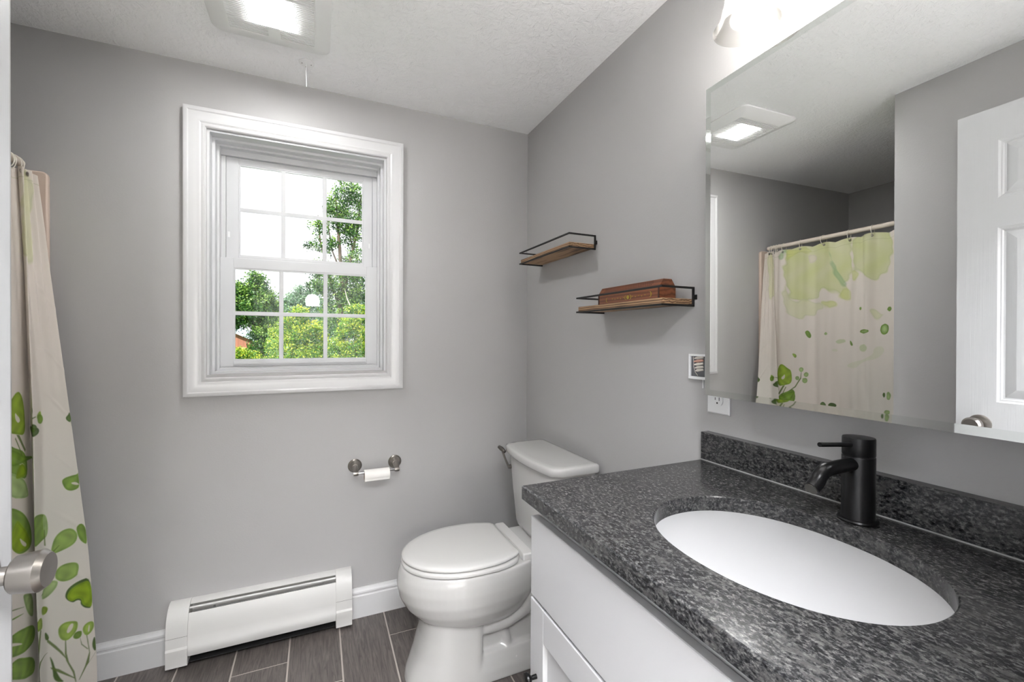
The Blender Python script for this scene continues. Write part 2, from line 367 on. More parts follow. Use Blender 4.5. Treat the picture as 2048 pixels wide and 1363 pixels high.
def sash(name, x0, x1, z0, z1, gx0, gx1, gz0, gz1, y0, y1, zmid, part):
    b = MB()
    # rails and stiles as a mitred frame with an inner glazing bead
    outer = [(0, 0)]
    for (a0, a1, c0, c1) in ((x0, gx0, z0, z1), (gx1, x1, z0, z1), (gx0, gx1, z0, gz0), (gx0, gx1, gz1, z1)):
        b.box(a0, a1, y0, y1, c0, c1)
    s = put(b.build(part, m_vinyl, smooth=0, bevel=0.0015), win)
    b = MB(); rect_frame(b, gx0-0.0005, gx1+0.0005, gz0-0.0005, gz1+0.0005, [(0, 0), (0, -0.004), (0.006, -0.010), (0.006, -0.018), (0, -0.018)], face=1, y0=y0+0.020)
    w3 = (gx1-gx0)/3
    yg = (y0+y1)/2
    mb = MB()
    for k in (1, 2): mb.box(gx0+w3*k-0.0085, gx0+w3*k+0.0085, yg-0.0075, yg-0.003, gz0, gz1)
    mb.box(gx0, gx1, yg-0.0079, yg-0.0028, zmid-0.0085, zmid+0.0085)
    b.v, b.f, b.m  # bead
    bead = b.build('glazing_bead', m_vinyl, smooth=0); put(bead, win)
    put(mb.build('muntin_grid', m_vinyl, smooth=0, bevel=0.0015), win)
    put(box(gx0-0.004, gx1+0.004, yg-0.0015, yg+0.0015, gz0-0.004, gz1+0.004).build('glass_pane', m_pane, smooth=0), win)
    return s
sash('lower', -1.3605, -0.7355, 1.1125, 1.567, -1.313, -0.783, 1.138, 1.526, 0.103, 0.127, 1.336, 'lower_sash')
sash('upper', -1.343, -0.756, 1.545, 1.993, -1.298, -0.796, 1.580, 1.967, 0.128, 0.148, 1.777, 'upper_sash')
b = MB().box(-1.31, -0.786, 0.093, 0.104, 1.1215, 1.1285)            # lift rail on the lower sash
put(b.build('lift_rail', m_vinyl, smooth=0, bevel=0.002), win)
b = MB().box(-1.3595, -1.3435, 0.120, 0.1494, 1.568, 1.9925).box(-0.7555, -0.7365, 0.120, 0.1494, 1.568, 1.9925).box(-1.3595, -0.7365, 0.112, 0.1494, 1.9935, 2.0175).box(-1.3595, -0.7365, 0.100, 0.1494, 1.105, 1.1120)
put(b.build('inner_stop', m_vinyl, smooth=0, bevel=0.001), win)
for x in (-1.333, -0.770):
    put(box(x-0.004, x+0.004, 0.1262, 0.1285, 1.655, 1.680).build('vent_latch', m_white, smooth=0, bevel=0.001), win)

# ================================================================ CEILING FAN LIGHT
fan = empty('exhaust_fan_light', (-1.13, -0.445, H), 'white square exhaust fan light with a lit lens in the ceiling', 'fan light')
def rrect(x0, x1, y0, y1, r, z, n=6):
    pts = []
    for cx, cy, a0 in ((x1-r, y1-r, 0), (x0+r, y1-r, 90), (x0+r, y0+r, 180), (x1-r, y0+r, 270)):
        for k in range(n+1):
            a = math.radians(a0+90*k/n); pts.append((cx+r*math.cos(a), cy+r*math.sin(a), z))
    return pts
GX0, GX1, GY0, GY1 = -1.258, -1.004, -0.570, -0.326
b = MB()
FO = (-1.318, -0.952, -0.632, -0.260)
def ins(k): return (FO[0]+k, FO[1]-k, FO[2]+k, FO[3]-k)
rings = [rrect(*ins(0), 0.035, H), rrect(*ins(0.0), 0.035, H-0.005), rrect(*ins(0.006), 0.031, H-0.010), rrect(*ins(0.045), 0.012, H-0.022),
         rrect(GX0-0.003, GX1+0.003, GY0-0.003, GY1+0.003, 0.006, H-0.026), rrect(GX0, GX1, GY0, GY1, 0.005, H-0.026), rrect(GX0, GX1, GY0, GY1, 0.005, H-0.012)]
b.loft(rings, True, (False, False))
put(b.build('frame', m_fan, smooth=30), fan)
b = MB(); LX0, LX1, LY0, LY1 = -1.191, -1.066, -0.520, -0.386
y = GY0+0.004
while y < GY1-0.003:
    if LY0-0.006 < y < LY1+0.004:
        b.box(GX0, LX0-0.002, y, y+0.0042, H-0.026, H-0.016); b.box(LX1+0.002, GX1, y, y+0.0042, H-0.026, H-0.016)
    elif y >= LY1:
        b.box(GX0, -1.146, y, y+0.0042, H-0.026, H-0.016); b.box(-1.108, GX1, y, y+0.0042, H-0.026, H-0.016)
    else: b.box(GX0, GX1, y, y+0.0042, H-0.026, H-0.016)
    y += 0.0084
b.box(-1.146, -1.108, LY1+0.002, GY1, H-0.027, H-0.016)
put(b.build('grille', m_fan, smooth=0), fan)
put(box(GX0, GX1, GY0, GY1, H-0.0118, H-0.009).build('inner_baffle', mat('baffle_shade_grey', rgb(70, 70, 70), 0.8), smooth=0), fan)  # backing darkened to paint the shade in the grille gaps
put(box(LX0+0.002, LX1-0.002, LY0+0.002, LY1-0.002, H-0.0262, H-0.013).build('lens', m_lens, smooth=0, bevel=0.002), fan)

# round plate with hanging cord
pl = empty('ceiling_pull_plate', (-1.032, -0.175, H), 'round white ceiling plate with a short hanging cord', 'ceiling plate')
b = MB().lathe([(0.0, H-0.0035), (0.024, H-0.0035), (0.0275, H-0.002), (0.0275, H)], (-1.032, -0.175, 0), n=36)
put(b.build('plate', m_fan), pl)
b = MB().tube([(-1.032, -0.173, H-0.003), (-1.034, -0.172, H-0.03), (-1.033, -0.171, H-0.06), (-1.032, -0.170, H-0.088)], 0.0016, 8)
put(b.build('cord', m_white), pl)
for dx, dy in ((-0.016, 0.0), (0.016, 0.001), (-0.003, 0.02)):
    put(MB().lathe([(0, H-0.0042), (0.0018, H-0.0042), (0.0018, H-0.003)], (-1.032+dx, -0.175+dy, 0), n=10).build('screw', m_dark), pl)

# ================================================================ VANITY LIGHT
vl = empty('vanity_light', (-0.0, -1.63, 1.99), 'vanity wall light with a clear glass bell shade above the mirror', 'wall light')
put(box(-0.022, 0, -2.02+0.03, -1.27, 2.055, 2.115).build('wall_bar', m_nickel, smooth=0, bevel=0.006), vl)
for yc in (-1.372, -1.63, -1.888):
    xc, zr = -0.140, 1.9185; dz_s = 0.0
    b = MB().tube([(-0.02, yc, 2.085), (-0.09, yc, 2.090), (-0.125, yc, 2.085), (xc, yc, 2.06)], 0.007, 12)
    b.lathe([(0, 2.068), (0.020, 2.066), (0.024, 2.052), (0.024, 2.028), (0.018, 2.026), (0, 2.026)], (xc, yc, dz_s), n=28)
    arm = put(b.build('lamp_arm', m_nickel), vl)
    b = MB()
    pr = [(q, z+dz_s) for q, z in ((0.026, 2.045), (0.030, 2.035), (0.036, 2.018), (0.041, 1.995), (0.045, 1.970), (0.051, 1.947), (0.059, 1.929))]+[(0.0655, zr)]
    inn = [(r-0.0022, z) for r, z in pr[::-1]]
    b.lathe(pr+[(0.0668, zr-0.0022), (0.0655, zr-0.003), (0.0636, zr-0.0015)]+inn, (xc, yc, 0), n=56, cap=(False, False))
    sh = put(b.build('glass_shade', m_shade, smooth=60), vl); sh['label'] = 'clear glass bell shade'
    b = MB().lathe([(0, 1.933), (0.012, 1.935), (0.022, 1.943), (0.028, 1.957), (0.0285, 1.970), (0.024, 1.988), (0.016, 2.004), (0.013, 2.026), (0, 2.026)], (xc, yc, dz_s), n=20)
    put(b.build('light_bulb', m_bulb), vl)

# ================================================================ MIRROR CABINET
mc = empty('mirror_cabinet', (0, -1.6, 1.098), 'large frameless wall mirror hanging above the granite counter', 'mirror')
YL, YR, ZB, ZT = -1.231, -1.990, 1.0965, 1.8615
put(box(-0.093, 0, YR+0.003, YL-0.004, ZB+0.004, ZT-0.004).build('cabinet_box', m_cabinet_body, smooth=0), mc)
def mx_(y, z): return -0.10661+0.0162*(y+1.6)-0.00538*(z-1.5)
b = MB(); g = 0.0145; dpt = -0.00045
def ring(y0, y1, z0, z1, off): return [(mx_(y, z)+off, y, z) for y, z in ((y0, z0), (y1, z0), (y1, z1), (y0, z1))]
b.loft([ring(YL-g, YR+g, ZB+g, ZT-g, 0), ring(YL, YR, ZB, ZT, dpt)], True, (False, False), 2); b.add(ring(YL-g, YR+g, ZB+g, ZT-g, 0), [(0, 1, 2, 3)], 0)
b.loft([ring(YL, YR, ZB, ZT, dpt), ring(YL, YR, ZB, ZT, 0.005)], True, (False, True), 1)
o = put(b.build('mirror_glass', [m_mirror, m_mirror_edge, m_mirror_bevel], smooth=0), mc)

# ================================================================ OUTLET + SMALL PICTURE
ot = empty('wall_outlet', (0, -1.190, 1.092), 'white duplex wall outlet below the left corner of the mirror', 'outlet')
b = MB(); b.loft([[(-d, -1.190+sy*(0.0355-e), 1.092+sz*(0.057-e)) for sy, sz in ((-1, -1), (1, -1), (1, 1), (-1, 1))] for d, e in ((0, 0), (0.0035, 0), (0.0065, 0.0035))])
put(b.build('cover_plate', m_white, smooth=0), ot)
for zc in (1.0725, 1.1115):
    b = MB(); pts = []
    for k in range(32):
        a = 2*PI*k/32; yy = 0.0172*math.cos(a); zz = max(-0.0135, min(0.0135, 0.0172*math.sin(a))); pts.append((yy, zz))
    b.loft([[(-d, -1.190+p, zc+q) for p, q in pts] for d in (0.0060, 0.0085)])
    sk = put(b.build('socket', m_white, smooth=0), ot)
    for dy, hh in ((-0.0063, 0.0045), (0.0063, 0.0036)):
        q = box(-0.0089, -0.0080, -1.190+dy-0.0009, -1.190+dy+0.0009, zc+0.0035-hh, zc+0.0035+hh).build('slot', m_hole, smooth=0); put(q, ot)
    q = MB().lathe([(0, 0.0080), (0.0024, 0.0080), (0.0024, 0.0089), (0, 0.0089)], (0, -1.190, zc-0.0075), axis='-x', n=16).build('ground_hole', m_hole); put(q, ot)
pf = empty('picture_frame', (0, -1.128, 1.158), 'small white framed picture on the wall, half hidden by the mirror', 'picture')
b = MB()
for a in ((-1.1605, -1.0965, 1.1885, 1.1945), (-1.1605, -1.0965, 1.1235, 1.1310), (-1.1025, -1.0965, 1.131, 1.1885), (-1.1605, -1.1545, 1.131, 1.1885)):
    b.box(-0.016, 0, *a)
put(b.build('frame', m_white, smooth=0, bevel=0.001), pf)
pc = put(box(-0.0105, 0, -1.1545, -1.1025, 1.131, 1.1885).build('print', m_picture, smooth=0), pf)
b = MB()
for k, (z, mi) in enumerate(((1.181, 0), (1.172, 1), (1.163, 0), (1.154, 0), (1.146, 0))):
    yl = -1.1130-0.0022*abs(k-1)
    b.tube([(-0.0112, yl, z+0.001), (-0.0118, -1.126, z+0.0025), (-0.0112, -1.146, z+0.0055)], [0.0022, 0.0044, 0.0030], 8, mi)
b.tube([(-0.012, -1.1105, 1.1865), (-0.012, -1.1125, 1.172), (-0.012, -1.1125, 1.158), (-0.012, -1.118, 1.143), (-0.012, -1.127, 1.134)], 0.0010, 6, 0)
put(b.build('picture_motif', [m_photo_a, m_photo_b]), pc); 
put(box(-0.003, 0, -1.1385, -1.1345, 1.099, 1.1235).build('hanging_tab', m_white, smooth=0), pf)

# ================================================================ SHELVES
def shelf(name, y0, y1, zb, label, grp):
    """y0 far end, y1 near end; zb underside of the wire frame."""
    r = empty(name, (0, (y0+y1)/2, zb), label, 'shelf', grp)
    D = 0.120; t = 0.0058
    b = MB()
    zt = zb+0.054
    for z in (zb+t/2, zt):
        b.bar((0-0.002, y0, z), (-D, y0, z), t, t).bar((-D, y0+t/2, z), (-D, y1-t/2, z), t, t).bar((-D, y1, z), (-0.002, y1, z), t, t)
    for y in (y0, y1): b.bar((-0.003, y, zb), (-0.003, y, zt+t/2), t, t)
    b.box(-0.004, 0, y1+0.001, y1-0.012, zb+0.020, zb+0.034); b.box(-0.004, 0, y0-0.001, y0+0.012, zb+0.020, zb+0.034)
    put(b.build('wire_frame', m_iron, smooth=0, bevel=0.0006), r)
    b = MB().box(-D+0.003, -0.002, y0-0.003, y1+0.003, zb+t, zb+t+0.0165)
    put(b.build('wood_board', m_shelf, smooth=0, bevel=0.0012), r)
    for y in (y0, y1):
        s_ = put(MB().lathe([(0, 0), (0.004, 0), (0.003, 0.002), (0, 0.0025)], (-0.005, y-0.004 if y == y1 else y+0.004, zb+0.027), axis='-x', n=12).build('screw', m_iron), r)
    return r
shelf('wall_shelf', -0.169, -0.609, 1.583, 'small burnt wood shelf with black wire rail, empty, nearest the room corner', 'burnt wood wall shelves')
shelf('wall_shelf', -0.668, -1.100, 1.330, 'small burnt wood shelf with black wire rail holding the carved box', 'burnt wood wall shelves')
# carved box
BZ = 1.330+0.0045+0.0165
bx = empty('incense_box', (-0.055, -0.90, BZ), 'long carved brown wooden box with brass moons on the lower shelf', 'wooden box')
hw = 0.031; xm = -0.054
def hexsec(y, s=1.0): return [(xm-hw*s, y, BZ), (xm+hw*s, y, BZ), (xm+hw*s, y, BZ+0.040), (xm+hw*0.50*s, y, BZ+0.0625), (xm-hw*0.50*s, y, BZ+0.0625), (xm-hw*s, y, BZ+0.040)]
b = MB().loft([hexsec(-0.751), hexsec(-1.053)])
put(b.build('box_body', m_box, smooth=0, bevel=0.0012), bx)
# lattice carving on the sloping front of the lid
b = MB()
pa = Vector((xm-hw, 0, BZ+0.040)); pb = Vector((xm-hw*0.5, 0, BZ+0.0625)); nrm = Vector((-(pb-pa).z, 0, (pb-pa).x)).normalized()
for k in range(30):
    y = -0.780-0.0080*k
    for j in range(3):
        q = pa+(pb-pa)*(0.34+0.22*j)+nrm*0.0004; yy = y-0.004*(j % 2); e = (pb-pa).normalized()*0.0023
        b.add([(q+e)+Vector((0, yy, 0)), q+Vector((0, yy-0.0032, 0)), (q-e)+Vector((0, yy, 0)), q+Vector((0, yy+0.0032, 0))], [(0, 1, 2, 3)])
for k in range(30):
    y = -0.780-0.0080*k
    b.add([(xm-0.003, y, BZ+0.0629), (xm, y-0.0032, BZ+0.0629), (xm+0.003, y, BZ+0.0629), (xm, y+0.0032, BZ+0.0629)], [(0, 1, 2, 3)])
put(b.build('lid_carving', m_boxdark, smooth=0), bx)
# brass moons and dots on the front
xf = xm-hw; zc = BZ+0.0185; cy = -0.912
def cres(yc, zc, r, flip):
    n = 14; o_, i_ = [], []
    for k in range(n+1):
        a = -PI*0.62+PI*1.24*k/n
        o_.append((xf-0.0010, yc+flip*r*math.cos(a), zc+r*math.sin(a))); i_.append((xf-0.0010, yc+flip*(r*math.cos(a)*0.72-0.0006), zc+r*math.sin(a)*0.97))
    b = MB().add(o_+i_+[(xf, y, z) for _, y, z in o_+i_], [(k, k+1, n+1+k+1, n+1+k) for k in range(n)]+[(k, k+1, 2*n+2+k+1, 2*n+2+k) for k in range(n)])
    put(b.build('brass_crescent', m_gold, smooth=0), bx)
put(MB().lathe([(0, 0.0002), (0.0062, 0.0002), (0.0062, 0.0014), (0, 0.0016)], (xf, cy, zc), axis='-x', n=20).build('brass_disc', m_gold, smooth=0), bx)
cres(cy+0.0085, zc, 0.0075, 1); cres(cy-0.0085, zc, 0.0075, -1); cres(-0.805, zc-0.001, 0.0085, 1); cres(-1.012, zc+0.001, 0.0085, -1)
for k in range(5):
    for s_ in (1, -1):
        put(MB().lathe([(0, 0.0002), (0.0015, 0.0002), (0.0015, 0.0012), (0, 0.0013)], (xf, cy+s_*(0.022+0.0145*k), zc+(-0.001 if k % 2 else 0.001)), axis='-x', n=10).build('brass_dot', m_gold, smooth=0), bx)
for y0 in (-1.0530, -0.757):
    put(box(xf-0.0011, xf, y0, y0+0.006, BZ, BZ+0.040).build('corner_trim', m_boxdark, smooth=0), bx)

# ================================================================ TOILET PAPER HOLDER
th = empty('toilet_paper_holder', (-0.755, 0, 0.665), 'brushed nickel toilet paper holder on the window wall', 'paper holder')
for xc, s_ in ((-0.841, 1), (-0.669, -1)):
    b = MB().lathe([(0.0, 0), (0.0290, 0), (0.0295, 0.004), (0.0265, 0.008), (0.0235, 0.010), (0.022, 0.014), (0.0165, 0.022), (0.0125, 0.028), (0.0, 0.030)], (xc, 0, 0.672), axis='-y', n=36)
    b.tube([(xc, -0.020, 0.672), (xc, -0.045, 0.664), (xc, -0.066, 0.652)], [0.0125, 0.0115, 0.0095], 20)
    b.lathe([(0, -0.011), (0.009, -0.010), (0.0105, 0.0), (0.009, 0.010), (0, 0.011)], (xc, -0.064, 0.654), axis='x', n=20)
    put(b.build('post', m_nickel), th)
b = MB().lathe([(0, -0.838), (0.0055, -0.838), (0.0055, -0.672), (0, -0.672)], (0, -0.064, 0.654), axis='x', n=16)
put(b.build('roller', m_chrome), th)
b = MB()
prof = [(0.0195, -0.807), (0.0248, -0.807), (0.0252, -0.8055), (0.0252, -0.7035), (0.0248, -0.702), (0.0195, -0.702)]
b.lathe(prof+[(0.0192, -0.702), (0.0192, -0.807)], (0, -0.064, 0.6405), axis='x', n=44, cap=(False, False))
tr = b.build('toilet_roll', m_paper); tag(tr, 'nearly used up white toilet roll hanging on the nickel holder', 'toilet paper')
b = MB().box(-0.8055, -0.7035, -0.0868, -0.0862, 0.622, 0.640)
q = b.build('loose_sheet', m_paper, smooth=0); q.parent = tr
b = MB().lathe([(0.0192, -0.8068), (0.0192, -0.7022), (0.0186, -0.7022), (0.0186, -0.8068)], (0, -0.064, 0.6405), axis='x', n=36, cap=(False, False))
q = b.build('cardboard_core', m_card); q.parent = tr

# ================================================================ BASEBOARD HEATER
ht = empty('baseboard_heater', (-1.18, 0, 0), 'white hydronic baseboard heater on the floor under the window', 'heater')
def extr(b, prof, x0, x1, mi=0):
    b.loft([[(x, -d, z) for d, z in prof] for x in (x0, x1)], True, (True, True), mi)
def slab(b, line, th_, x0, x1, mi=0):
    """thin sheet following a (depth, z) polyline."""
    pts = [Vector(p) for p in line]; off = []
    for i, p in enumerate(pts):
        t = (pts[min(i+1, len(pts)-1)]-pts[max(i-1, 0)]).normalized(); off.append(p-Vector((t.y, -t.x))*-th_ if False else p+Vector((t.y, -t.x))*-th_)
    extr(b, [tuple(p) for p in pts]+[tuple(p) for p in off[::-1]], x0, x1, mi)
X0, X1 = -1.432, -0.920
arc = [(0.000, 0.228), (0.016, 0.2275), (0.030, 0.222), (0.043, 0.212), (0.053, 0.199), (0.060, 0.184), (0.065, 0.165), (0.068, 0.145), (0.070, 0.120), (0.0715, 0.090), (0.0752, 0.082), (0.0752, 0.062), (0.068, 0.046)]
b = MB(); slab(b, arc[:3]+[(0.0325, 0.2203)], 0.0012, X0, X1); b.box(X0, X1, -0.004, 0, 0.03, 0.2265)
put(b.build('back_panel', m_heat, smooth=30), ht)
b = MB(); slab(b, [(0.0400, 0.2150), (0.0445, 0.2108)], 0.0012, X0, X1); put(b.build('damper', m_heat, smooth=30), ht)
b = MB(); slab(b, [(0.0530, 0.199)]+arc[5:], 0.0012, X0, X1)
slab(b, [(0.0655, 0.0475), (0.058, 0.044)], 0.001, X0, X1)
put(b.build('front_panel', m_heat, smooth=30), ht)
for zz, dd in ((0.1635, 0.0655),):
    pass
b = MB().box(X0, X1, -0.0671, -0.0655, 0.1545, 0.1556); put(b.build('panel_seam', m_dark, smooth=0), ht)
b = MB().box(X0, X1, -0.052, -0.004, 0.05, 0.175)
put(b.build('interior_shade_block', m_dark, smooth=0), ht)  # near-black block painting the shade inside the heater slots
b = MB().tube([(X0, -0.047, 0.190), (X1, -0.047, 0.190)], 0.003, 8)
put(b.build('pipe', m_fin), ht)
for xc in (-1.352, -0.968):
    b = MB().box(xc-0.002, xc-0.0005, -0.0515, -0.044, 0.199, 0.2075).box(xc+0.0015, xc+0.003, -0.0515, -0.044, 0.199, 0.2075)
    put(b.build('clip', m_chrome, smooth=0), ht)
b = MB().box(X0, X1, -0.062, -0.0, 0.018, 0.022); put(b.build('gap_shade_strip', m_dark, smooth=0), ht)  # near-black strip painting the shade in the gap under the heater
for (a, c) in ((-1.500, -1.4325), (-0.9195, -0.8555)):
    cap_p = [(0, 0.2305), (0.017, 0.230), (0.0315, 0.2245), (0.045, 0.2145), (0.0555, 0.2012), (0.063, 0.1855), (0.068, 0.166), (0.071, 0.145), (0.0725, 0.125), (0.0725, 0.124), (0.0735, 0.088), (0.0775, 0.080), (0.0775, 0.060), (0.0745, 0.052), (0.0745, 0.016), (0, 0.016)]
    b = MB(); extr(b, cap_p, a, c); put(b.build('end_cap', m_heat, smooth=22, bevel=0.0008), ht)
    b = MB().box(a, c, -0.0729, -0.0722, 0.1243, 0.1250); put(b.build('cap_seam', m_dark, smooth=0), ht)

# ================================================================ VANITY
va = empty('vanity_cabinet', (-0.27, -1.58, 0), 'white shaker vanity cabinet under the granite counter', 'vanity')
VY0, VY1 = -1.166, -1.994
put(box(-0.535, -0.002, VY1, VY0-0.002, 0.095, 0.877).build('cabinet_body', m_cab, smooth=0, bevel=0.001), va)
put(box(-0.475, -0.002, VY1, VY0-0.01, 0, 0.095).build('toe_kick', m_cab, smooth=0), va)
dw = box(-0.5555, -0.5355, VY1+0.002, VY0+0.0, 0.6665, 0.8415).build('drawer_front', m_cab, smooth=0, bevel=0.003); put(dw, va)
def shaker(y0, y1, z0, z1, part):
    b = MB(); fw = 0.060; x0, x1 = -0.5555, -0.5355
    b.box(x0, x1, y1-fw, y1, z0, z1).box(x0, x1, y0, y0+fw, z0, z1).box(x0, x1, y0+fw, y1-fw, z1-0.070, z1).box(x0, x1, y0+fw, y1-fw, z0, z0+0.070)
    o = put(b.build(part, m_cab, smooth=0, bevel=0.0018), va)
    put(box(-0.545, -0.5365, y0+fw-0.005, y1-fw+0.005, z0+0.06, z1-0.06).build('door_panel', m_cab, smooth=0), o) if False else put(box(-0.545, -0.5365, y0+fw-0.004, y1-fw+0.004, z0+0.06, z1-0.06).build('door_panel', m_cab, smooth=0), va)
    return o
ym = (VY0+VY1)/2
shaker(ym+0.0015, VY0, 0.105, 0.6600, 'cabinet_door'); shaker(VY1+0.002, ym-0.0015, 0.105, 0.6600, 'cabinet_door')
b = MB().lathe([(0, 0.0), (0.0050, 0.0), (0.0045, 0.012), (0.012, 0.018), (0.0135, 0.022), (0.0125, 0.0255), (0, 0.027)], (-0.5555, -1.196, 0.5005), axis='-x', n=24)
put(b.build('door_knob', m_black), va)

# ---- countertop with oval hole
ct = empty('granite_countertop', (-0.28, -1.58, 0.877), 'dark speckled granite countertop with low backsplash on the vanity', 'countertop')
CX0, CX1, CY0, CY1 = -0.573, 0.0, -1.998, -1.1545
SCX, SCY, SA, SB = -0.3068, -1.5670, 0.1685, 0.2090
n = 96
def ell(k, a=SA, bb=SB):
    t = 2*PI*k/n; c, s_ = math.cos(t), math.sin(t); e = 2/2.15
    return (SCX+a*math.copysign(abs(c)**e, c), SCY+bb*math.copysign(abs(s_)**e, s_))
def outer(k, g=0.0):
    t = 2*PI*k/n; dx, dy = math.cos(t), math.sin(t)
    c = []
    if dx > 1e-9: c.append((CX1-g-SCX)/dx)
    if dx < -1e-9: c.append((CX0+g-SCX)/dx)
    if dy > 1e-9: c.append((CY1-g-SCY)/dy)
    if dy < -1e-9: c.append((CY0+g-SCY)/dy)
    m_ = min(c); return (SCX+dx*m_, SCY+dy*m_)
ks = list(range(n))
# insert exact corners by snapping the nearest spoke
def snapped(g):
    o_ = [outer(k, g) for k in ks]
    for cx_, cy_ in ((CX0+g, CY0+g), (CX0+g, CY1-g), (CX1-g, CY0+g), (CX1-g, CY1-g)):
        j = min(ks, key=lambda k: (outer(k, 0)[0]-(CX0 if cx_ < -0.2 else CX1))**2+(outer(k, 0)[1]-(CY0 if cy_ < -1.6 else CY1))**2); o_[j] = (cx_, cy_)
    return o_
O, Oi = snapped(0), snapped(0.0025)
zt, zb_ = 0.907, 0.877
r = [[(x, y, zb_) for x, y in (ell(k, SA, SB) for k in ks)], [(x, y, zt-0.002) for x, y in (ell(k) for k in ks)], [(x, y, zt) for x, y in (ell(k, SA+0.002, SB+0.002) for k in ks)],
     [(x, y, zt) for x, y in Oi], [(x, y, zt-0.0025) for x, y in O], [(x, y, zb_) for x, y in O], [(x, y, zb_) for x, y in (ell(k) for k in ks)]]
b = MB().loft(r, True, (False, False))
put(b.build('counter_slab', m_granite, smooth=20), ct)
put(box(-0.0285, -0.0005, CY0, CY1, zt+0.0012, 0.983).build('backsplash', m_granite, smooth=0, bevel=0.0012), ct)
m_caulk = mat('caulk', rgb(150, 150, 148), 0.5)
put(box(-0.0300, -0.001, CY0, CY1, zt, zt+0.0022).build('caulk_line', m_caulk, smooth=0), ct)
# ---- sink
sk = empty('undermount_sink', (SCX, SCY, 0.75), 'white oval undermount sink in the granite counter', 'sink')
rings = []
for s_, z in ((1.10, 0.8765), (1.03, 0.8765), (1.012, 0.872), (1.0, 0.860), (0.985, 0.835), (0.955, 0.805), (0.90, 0.780), (0.80, 0.758), (0.62, 0.742), (0.40, 0.733), (0.20, 0.729), (0.105, 0.727)):
    rings.append([(SCX+(x-SCX)*s_, SCY+(y-SCY)*s_, z) for x, y in (ell(k) for k in ks)])
for s_, z in ((0.105, 0.717), (0.9, 0.745), (1.04, 0.80), (1.05, 0.868), (1.10, 0.868)):
    rings.append([(SCX+(x-SCX)*s_, SCY+(y-SCY)*s_, z) for x, y in (ell(k) for k in ks)])
b = MB().loft(rings+[rings[0]], True, (False, False))
put(b.build('basin', m_sink, smooth=60), sk)
b = MB().lathe([(0, 0.716), (0.0215, 0.716), (0.0225, 0.7275), (0.0195, 0.7295), (0.013, 0.728), (0.012, 0.7265), (0, 0.7265)], (SCX, SCY, 0), n=32)
put(b.build('drain', m_chrome), sk)
# ---- faucet
fa = empty('sink_faucet', (-0.089, -1.569, 0.907), 'matte black single-lever faucet standing behind the sink', 'faucet')
FX, FY = -0.089, -1.569
b = MB().lathe([(0, 0.9072), (0.0310, 0.9072), (0.0315, 0.910), (0.0300, 0.9125), (0.0258, 0.9135), (0.0252, 0.915), (0.0252, 1.0245), (0.0245, 1.0255), (0, 1.0255)], (FX, FY, 0), n=48)
put(b.build('body', m_black, smooth=40), fa)
b = MB().lathe([(0, 1.0255), (0.0235, 1.0255), (0.0235, 1.0272), (0.0248, 1.0278), (0.0252, 1.029), (0.0250, 1.0575), (0.0242, 1.0595), (0, 1.0605)], (FX, FY, 0), n=48)
cp = put(b.build('lever_cap', m_black, smooth=40), fa)
b = MB().tube([(FX-0.018, FY, 1.0475), (-0.203, FY, 1.0565)], 0.0040, 16)
put(b.build('lever', m_black), fa)
b = MB(); pts = [(FX-0.012, FY, 1.0125), (-0.150, FY, 1.0125), (-0.172, FY, 1.0120)]
for k in range(7):
    a = math.radians(62*k/6); pts.append((-0.178-0.034*math.sin(a), FY, 1.0117-0.034*(1-math.cos(a))))
pts.append((-0.2245, FY, 0.9835))
b.tube(pts, 0.0118, 24); put(b.build('spout', m_black, smooth=50), fa)
d = (Vector(pts[-1])-Vector(pts[-2])).normalized()
b = MB().tube([Vector(pts[-1])-d*0.002, Vector(pts[-1])+d*0.0018], 0.0100, 24); put(b.build('aerator', mat('dark_aerator', rgb(70, 68, 64), 0.4, metal=0.7)), fa)

# ================================================================ TOILET
TY = -0.4545
tl = empty('toilet', (-0.38, TY, 0), 'white two-piece toilet with closed lid between vanity and window wall', 'toilet')
def egg(xf, xm_, xb, hw_, z, pf_=2.0, pb_=2.6, n=64, yc=TY):
    pts = []
    for k in range(n):
        t = 2*PI*k/n; c, s_ = math.cos(t), math.sin(t)
        if c < 0: e = 2/pf_; x = xm_+(xm_-xf)*-(abs(c)**e); y = hw_*math.copysign(abs(s_)**e, s_)
        else: e = 2/pb_; x = xm_+(xb-xm_)*(abs(c)**e); y = hw_*math.copysign(abs(s_)**e, s_)
        pts.append((x, yc+y, z))
    return pts
b = MB()
# upper bowl
b.loft([egg(-0.600, -0.45, -0.30, 0.100, 0.200), egg(-0.640, -0.45, -0.26, 0.132, 0.215), egg(-0.672, -0.46, -0.24, 0.153, 0.240), egg(-0.703, -0.465, -0.22, 0.170, 0.275), egg(-0.724, -0.47, -0.20, 0.181, 0.315),
        egg(-0.732, -0.47, -0.20, 0.185, 0.355), egg(-0.728, -0.47, -0.20, 0.184, 0.390), egg(-0.720, -0.47, -0.20, 0.181, 0.412), egg(-0.716, -0.47, -0.20, 0.178, 0.420)])
# deck under the tank
def rr(x0, x1, hy, r_, z): return rrect(x0, x1, TY-hy, TY+hy, r_, z)
b.loft([rr(-0.40, -0.045, 0.085, 0.03, 0.30), rr(-0.38, -0.035, 0.115, 0.03, 0.350), rr(-0.36, -0.03, 0.135, 0.035, 0.385), rr(-0.36, -0.03, 0.140, 0.035, 0.421)])
# front pedestal, flaring to the floor
b.loft([egg(-0.704, -0.54, -0.440, 0.132, 0.0, 2.3, 8), egg(-0.698, -0.54, -0.440, 0.130, 0.03, 2.3, 8), egg(-0.672, -0.54, -0.440, 0.127, 0.10, 2.3, 8), egg(-0.652, -0.54, -0.440, 0.125, 0.17, 2.3, 8), egg(-0.640, -0.54, -0.440, 0.124, 0.255, 2.3, 8)])
